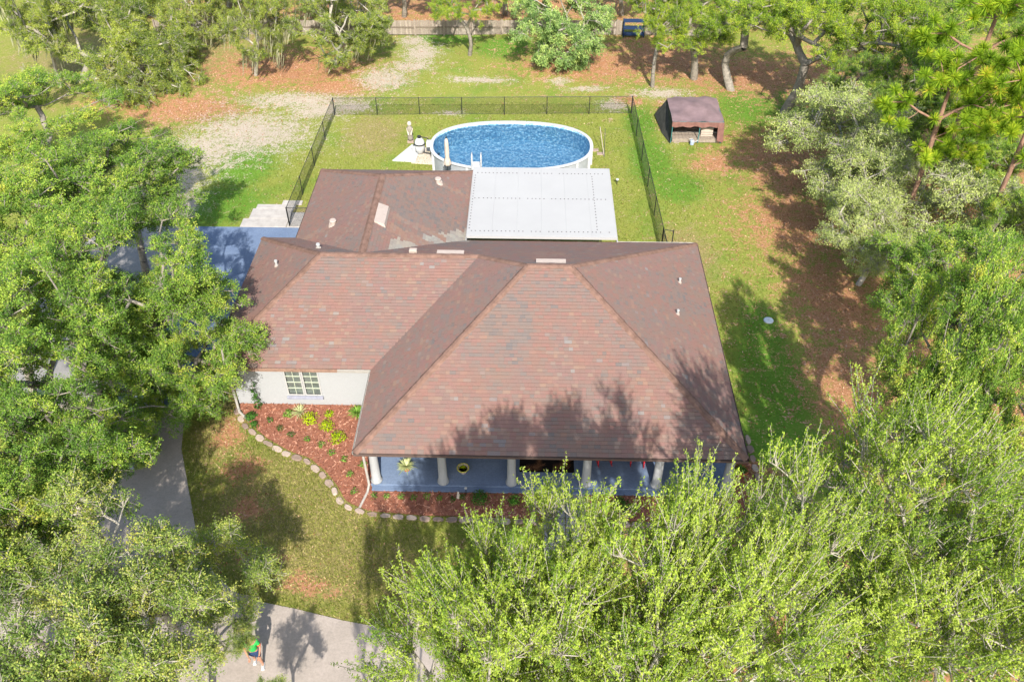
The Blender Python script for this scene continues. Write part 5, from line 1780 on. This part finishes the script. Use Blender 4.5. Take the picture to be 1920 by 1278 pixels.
TREES = [
    ('oak', -27.11, 42.47, 5.5, 3.63, -27.11, 42.47, 'dusty green oak at the left edge below the mossy oaks'),
    ('oak', -19.89, 35.36, 6, 3.3, -19.89, 35.36, 'rounded oak left of the bare sandy patch'),
    ('oak', -21.04, 30.51, 6.5, 3.79, -21.04, 30.51, 'broad oak at the left edge level with the white patio roof'),
    ('oak', -15.86, 26.88, 7, 3.15, -15.86, 26.88, 'oak leaning over the grey concrete beside the blue slab'),
    ('oak', -12.02, 25.73, 6.38, 2.85, -18.32, 26.53, 'bright oak whose branches reach over the corner of the house roof'),
    ('oak', -17.58, 22.4, 7, 3.22, -17.58, 22.4, 'yellow-flecked oak at the left edge level with the middle of the roof'),
    ('oak', -13.61, 27.27, 5.45, 1.79, -18.53, 28.07, 'oak just below the painted blue slab'),
    ('oak', -16.73, 28.67, 3.94, 2.31, -21.07, 29.47, 'oak beside the grey concrete left of the blue slab'),
    ('oak', -14.61, 25.2, 3.71, 2.27, -19.43, 26.0, 'oak between the parked silver car and the house corner'),
    ('oak', -15.87, 23.01, 5.3, 2.89, -19.46, 23.81, 'dense oak growing over the parked silver car'),
    ('oak', -15.3, 17.66, 6.5, 2.54, -15.3, 17.66, 'dark green oak at the left edge above the pale twiggy oaks'),
    ('oak', -14.26, 22.45, 2.44, 1.25, -18.11, 23.25, 'small bright oak beside the strip of concrete drive'),
    ('oak', -21.71, 26.05, 7, 2.9, -21.71, 26.05, 'oak cut off by the left edge behind the yellow-flecked one'),
    ('oak', -16.09, 14.59, 7, 2.14, -16.09, 14.59, 'oak cut off by the left edge beside the pale twiggy oaks'),
    ('oak', -14.81, 17.71, 5, 1.4, -14.81, 17.71, 'low dark oak between the drive and the pale twiggy oak'),
    ('twiggy', -14.17, 14.11, 6.2, 2.0, -14.17, 14.11, 'pale twiggy oak at the left edge in the lower corner'),
    ('twiggy', -11.32, 13.73, 6.2, 1.79, -11.32, 13.73, 'pale twiggy oak whose top hides the end of the concrete strip'),
    ('twiggy', -9.44, 14.97, 4.25, 1.65, -12.14, 15.77, 'pale twiggy oak reaching over the front lawn'),
    ('twiggy', -12.45, 11.37, 6.4, 1.96, -12.45, 11.37, 'grey-branched oak in the bottom left corner'),
    ('twiggy', -9.76, 11.43, 6, 1.7, -9.76, 11.43, 'grey-branched oak overhanging the drive near the person'),
    ('twiggy', -8.81, 13.52, 3.2, 0.65, -10.77, 14.32, 'thin small oak beside the person on the drive'),
    ('twiggy', -10.47, 9.57, 6.4, 1.84, -10.47, 9.57, 'oak cut off by the bottom edge left of the drive'),
    ('twiggy', -13.63, 9.76, 6.4, 1.86, -13.63, 9.76, 'oak cut off by the bottom left corner'),
    ('twiggy', -7.16, 11.15, 3.2, 0.73, -7.16, 11.15, 'sapling with yellow leaves cut by the bottom edge below the person'),
    ('shoot', -0.61, 9.4, 10.4, 1.3, -0.61, 9.4, 'upright yellow-green tree nearest the front lawn and stone border'),
    ('shoot', -1.31, 9.41, 9.1, 1.48, -1.31, 9.41, 'upright yellow-green tree beside the drive'),
    ('shoot', 0.96, 9.63, 10.6, 0.96, 0.96, 9.63, 'upright yellow-green tree in front of the palm print rug'),
    ('shoot', 0.8, 9.94, 10.6, 1.55, 0.8, 9.94, 'upright yellow-green tree second in line from the porch'),
    ('shoot', 3.75, 10.28, 11.2, 1.13, 3.75, 10.28, 'tall yellow-green tree hiding the right end of the porch'),
    ('shoot', 5.19, 10.51, 11.0, 1.21, 5.19, 10.51, 'tall yellow-green tree just off the right front corner of the house'),
    ('shoot', 2.51, 9.14, 11.0, 1.36, 2.51, 9.14, 'upright yellow-green tree in the middle of the front grove'),
    ('shoot', 4.24, 9.06, 11.0, 1.52, 4.24, 9.06, 'upright yellow-green tree at the bottom edge below the porch corner'),
    ('shoot', 2.15, 8.44, 10.8, 1.49, 2.15, 8.44, 'upright tree cut by the bottom edge in the middle of the grove'),
    ('shoot', 0.13, 8.49, 10.6, 1.4, 0.13, 8.49, 'upright tree cut by the bottom edge right of the drive'),
    ('shootdark', 8.34, 13.84, 7.6, 1.73, 8.34, 13.84, 'darker green tree in the gap between the front grove and the right grove'),
    ('shootdark', 9.87, 13.59, 6.5, 1.62, 9.87, 13.59, 'low darker tree in the middle of the right grove'),
    ('shootdark', 13.33, 16.63, 6.5, 1.77, 13.33, 16.63, 'low darker tree near the right edge under the tall green oak'),
    ('shootdark', 6.83, 12.05, 6.8, 1.39, 6.83, 12.05, 'low darker tree at the bottom between the front grove and the right grove'),
    ('shootdark', 12.52, 12.8, 6.8, 1.57, 12.52, 12.8, 'low darker tree near the bottom right corner'),
    ('shoot', 9.03, 13.14, 10.8, 1.66, 9.03, 13.14, 'yellow-green tree standing at the end of the brown litter'),
    ('shoot', 10.79, 12.45, 9, 1.85, 10.79, 12.45, 'upright yellow-green tree near the right edge in the lower grove'),
    ('shoot', 7.3, 10.73, 8.6, 1.7, 7.3, 10.73, 'yellow-green tree at the bottom between two darker gaps'),
    ('shoot', 9.07, 10.41, 9, 1.72, 9.07, 10.41, 'yellow-green tree at the bottom near the right corner'),
    ('shoot', 10.82, 9.93, 9, 1.68, 10.82, 9.93, 'yellow-green tree in the bottom right corner'),
    ('shoot', 13.13, 14.43, 8.6, 1.71, 13.13, 14.43, 'upright tree at the right edge of the lower grove'),
    ('shoot', -2.51, 7.93, 8.0, 0.93, -2.51, 7.93, 'tree cut off below the drive'),
    ('shoot', -3.77, 6.66, 9.0, 0.74, -3.77, 6.66, 'tree cut off below the drive whose shade falls on the lawn'),
    ('oak', 17.11, 26.58, 6.5, 2.9, 17.11, 26.58, 'dense green oak below the pale oaks at the right'),
    ('oak', 17.27, 23.21, 7, 2.65, 17.27, 23.21, 'green oak at the right edge level with the middle of the roof'),
    ('oak', 12.64, 19.2, 9.6, 1.93, 12.64, 19.2, 'bright green oak bordering the brown litter on the right'),
    ('oak', 15.0, 19.09, 7.2, 2.38, 15.0, 19.09, 'tall green oak above the lower right grove'),
    ('oak', 12.45, 18.06, 8.0, 1.38, 12.45, 18.06, 'low green oak at the edge of the brown litter'),
    ('sand', 17.71, 43.57, 5.0, 3.28, 17.71, 43.57, 'pale olive oak with weeping twigs beside the shade canopy lawn'),
    ('sand', 17.08, 39.19, 4.4, 2.61, 17.08, 39.19, 'lower pale olive oak joined to the big pale oak'),
    ('sand', 17.04, 35.5, 3.6, 2.22, 17.04, 35.5, 'small pale olive oak standing on the brown litter'),
    ('sand', 21.1, 35.39, 4.8, 3.06, 21.1, 35.39, 'pale grey-twigged oak at the right below the pines'),
    ('sandlow', 17.85, 33.21, 3.2, 1.51, 17.85, 33.21, 'shaded grey-green oak behind the small pale oak'),
    ('oak', 22.23, 32.16, 5.5, 2.13, 22.23, 32.16, 'oak at the right edge under the leaning pine'),
    ('pine', 18.93, 36.9, 9.5, 2.18, 18.93, 36.9, 'long-needled pine left of the leaning pine'),
    ('pine', 25.14, 43.84, 5.74, 2.75, 27.37, 44.64, 'leaning long-needled pine with a bare red-brown trunk'),
    ('pine', 22.12, 41.24, 11, 2.56, 22.12, 41.24, 'tall bright pine in the top right corner'),
    ('pine', 21.3, 38.71, 5.5, 1.34, 21.3, 38.71, 'small pine tuft in front of the dark wood'),
    ('oak', 27.44, 43.52, 4.5, 2.93, 27.44, 43.52, 'dark oak at the right edge behind the leaning pine'),
    ('oak', 24.53, 42.48, 3.4, 2.05, 24.53, 42.48, 'low dark oak between the small pine and the leaning pine'),
    ('pine', 21.65, 34.37, 11, 2.02, 21.65, 34.37, 'pine cut off by the right edge'),
    ('sinuous', 11.13, 58.94, 4.3, 3.12, 11.84, 59.74, 'twin-trunked oak behind the shade canopy'),
    ('sinuous', 14.78, 57.08, 5.42, 3.36, 14.32, 57.88, 'oak with a curved grey trunk behind the canopy'),
    ('sinuous', 17.95, 54.03, 6.05, 3.54, 17.37, 54.83, 'oak with a leaning dark trunk and sinuous limbs'),
    ('oakyel', 8.74, 58.43, 5.5, 2.24, 8.74, 58.43, 'oak overhanging the right end of the back fence'),
    ('oakyel', 21.15, 51.7, 6.5, 3.4, 21.15, 51.7, 'yellow-green oak in the wood at the top right'),
    ('oak', 22.24, 47.25, 5.5, 2.46, 22.24, 47.25, 'dark oak in the wood behind the pale olive oak'),
    ('oak', 19.62, 48.27, 5.0, 1.88, 19.62, 48.27, 'shaded oak between the sinuous oak and the pale oak'),
    ('oak', 25.52, 55.64, 6, 3.09, 25.52, 55.64, 'oak at the top edge left of the tall pine'),
    ('oak', 25.47, 45.66, 5, 3.31, 25.47, 45.66, 'dark oak under the pines at the right'),
    ('oak', 24.47, 38.41, 4.5, 2.56, 24.47, 38.41, 'dark oak in the deep shade behind the leaning pine'),
    ('oak', 22.54, 44.04, 4, 2.39, 22.54, 44.04, 'dark low oak behind the small pine'),
    ('oakyel', 16.21, 70.22, 3.07, 4.25, 17.1, 71.02, 'oak cut by the top edge behind the canopy'),
    ('oakyel', 21.3, 70.34, 3.07, 4.25, 22.17, 71.14, 'oak cut by the top edge behind the sinuous oak'),
    ('oak', 38.37, 70.75, 2.86, 4.26, 39.8, 71.55, 'oak cut by the top right corner'),
    ('oakyel', -5.03, 62.89, 4.3, 2.25, -4.75, 63.69, 'slender young tree with a forked pale trunk by the back fence'),
    ('blue', 2.08, 61.71, 4.14, 3.06, 3.58, 62.51, 'blue-green tree with drooping sprays in the back yard'),
    ('moss', -25.85, 57.98, 3.33, 4.45, -29.38, 58.78, 'great mossy oak with long hanging moss'),
    ('moss', -31.16, 57.73, 3.95, 4.42, -32.61, 58.53, 'mossy oak with a thick pale trunk'),
    ('moss', -19.11, 59.1, 4.82, 2.29, -20.27, 59.9, 'mossy oak with a straight grey trunk in the open'),
    ('moss', -13.45, 61.1, 3.93, 3.25, -14.78, 61.9, 'yellow-green mossy oak left of the back fence'),
    ('moss', -25.52, 64.82, 4.02, 2.8, -26.55, 65.62, 'mossy oak at the top edge between two others'),
    ('moss', -33.79, 57.44, 5.5, 2.16, -33.79, 57.44, 'mossy oak beside the outbuilding corner'),
    ('moss', -16.35, 67.18, 3.86, 2.88, -17.08, 67.98, 'mossy oak cut by the top edge'),
    ('oakyel', -10.42, 70.74, 3.52, 3.0, -10.68, 71.54, 'tree beyond the back fence left of the slender tree'),
    ('oakyel', -2.3, 71.17, 3.44, 3.01, -2.21, 71.97, 'tree beyond the back fence behind the blue-green tree'),
    ('oakyel', 6.97, 71.4, 3.01, 3.02, 7.5, 72.2, 'tree beyond the back fence right of the blue-green tree'),
    ('moss', -34.67, 71.35, 3.34, 4.78, -35.8, 72.15, 'oak cut by the top edge behind the mossy oaks'),
    ('moss', -25.23, 72.55, 4.06, 3.92, -25.9, 73.35, 'oak beyond the top edge behind the straight grey trunk'),
]

ct = {}
tr = np.random.default_rng(99)
for kind, x, y, zc, R, bx, by, label in TREES:
    i = ct.get(kind, 0)
    ct[kind] = i + 1
    pr = PROTO[kind][i % len(PROTO[kind])]
    g = thing(KIND[kind], label, 'tree', (x, y, 0), tr.uniform(-1.0, 1.0), GRP.get(kind))
    s = R / pr['R']
    g.scale = (s, s, zc / pr['zc'])
    if bx != x or by != y:
        # the trunk leans from its foot to the crown: a slight tilt of the whole tree
        dx, dy = x - bx, y - by
        k = 1.0
        g.location = (x - dx * k, y - dy * k, 0)
        from mathutils import Vector, Matrix, Quaternion
        up = Vector((dx * k, dy * k, zc)).normalized()
        q = Vector((0, 0, 1)).rotation_difference(up)
        g.rotation_mode = 'QUATERNION'
        g.rotation_quaternion = q @ Quaternion((0, 0, 1), tr.uniform(-1.0, 1.0))
    for part in ('trunk', 'crown', 'spanish_moss'):
        if part in pr:
            c_ = link(part, pr[part], g)
            if part == 'spanish_moss':
                c_['kind'] = 'stuff'

# ================================================================ GRASS, LITTER
def excluded(x, y):
    c = (x > -12.7) & (x < 8.4) & (y > 26.2) & (y < 35.4)
    c |= (x > -6.2) & (x < 8.4) & (y > 21.5) & (y < 26.3)
    c |= (x > -11.7) & (x < 4.4) & (y > 35) & (y < 42.2)
    c |= (x > -25) & (x < -15) & (y > 25.8) & (y < 40.1)
    c |= (x > -15.4) & (x < -11) & (y > 29.5) & (y < 40.1)
    c |= (x > -16.3) & (x < -13) & (y > 40) & (y < 42.9)
    c |= ((x - PCX) / 5.1) ** 2 + ((y - PCY) / 3.2) ** 2 < 1
    return c


def poly_mask(x, y, poly):
    c = np.zeros(len(x), bool)
    for i in range(len(poly)):
        x1, y1 = poly[i]
        x2, y2 = poly[i - 1]
        if y1 == y2:
            continue
        c ^= ((y1 > y) != (y2 > y)) & (x < (x2 - x1) * (y - y1) / (y2 - y1) + x1)
    return c


gr = np.random.default_rng(3)


def scatter(n_, x0, x1, y0, y1):
    x, y = gr.uniform(x0, x1, n_), gr.uniform(y0, y1, n_)
    bad = excluded(x, y) | poly_mask(x, y, drive_poly) | poly_mask(x, y, bed_left + [(-2.3, 21.5), (-6, 22), (-6, 26.3)])
    return x[~bad], y[~bad]


def sample(f, x, y):
    a = np.zeros(len(x))
    for cx, cy, rx, ry in BLOBS[f]:
        a = np.maximum(a, np.exp(-.9 * (((x - cx) / (rx * 1.15)) ** 2 + ((y - cy) / (ry * 1.15)) ** 2)))
    return a


xa, ya = scatter(120000, -14.5, 2, 14, 26)
xb_, yb_ = scatter(110000, -24, 17, 26, 56)
x, y = np.concatenate([xa, xb_]), np.concatenate([ya, yb_])
keep = gr.uniform(size=len(x)) > np.clip(sample('sand', x, y) * 1.1, 0, .93) * 1.0
keep &= gr.uniform(size=len(x)) > np.clip(sample('litter', x, y) * 1.1, 0, .85)
x, y = x[keep], y[keep]
z = np.where((x > -24) & (x < 14) & (y < 46), 0, ground_z(x, y))
n_ = len(x)
a = gr.uniform(0, 6.28, n_)
h = gr.uniform(.035, .095, n_)
w = gr.uniform(.010, .022, n_)
lean = gr.normal(0, .05, (n_, 2))
P = np.stack([x, y, z], 1)
W = np.stack([np.cos(a) * w, np.sin(a) * w, 0 * w], 1)
T = P + np.stack([lean[:, 0], lean[:, 1], h], 1)
V = np.stack([P - W, P + W, T + W * .3, T - W * .3], 1).reshape(-1, 3)
tone = np.clip(.42 + .28 * sample('dry', x, y) - .22 * sample('lush', x, y) + gr.normal(0, .16, n_) + .1 * np.sin(x * 1.3) * np.sin(y * 1.1), 0, 1)
link('grass', np_mesh('grass', V, np.arange(len(V)).reshape(-1, 4), tone, M['grassblade']), kind='stuff')

x, y = scatter(170000, -28, 24, 17, 72)
pr_ = np.clip(sample('litter', x, y) * .9 + .04, 0, 1)
k = gr.uniform(size=len(x)) < pr_
x, y = x[k], y[k]
n_ = len(x)
P = np.stack([x, y, np.where((x > -24) & (x < 14) & (y < 46), 0, ground_z(x, y)) + gr.uniform(.015, .04, n_)], 1)
V, Q, T = leaves_np(gr, P, .10, .45, 3.0, np.clip(gr.normal(.5, .25, n_), 0, 1))
link('leaf_litter', np_mesh('leaf_litter', V, Q, T, M['litterleaf']), kind='stuff')
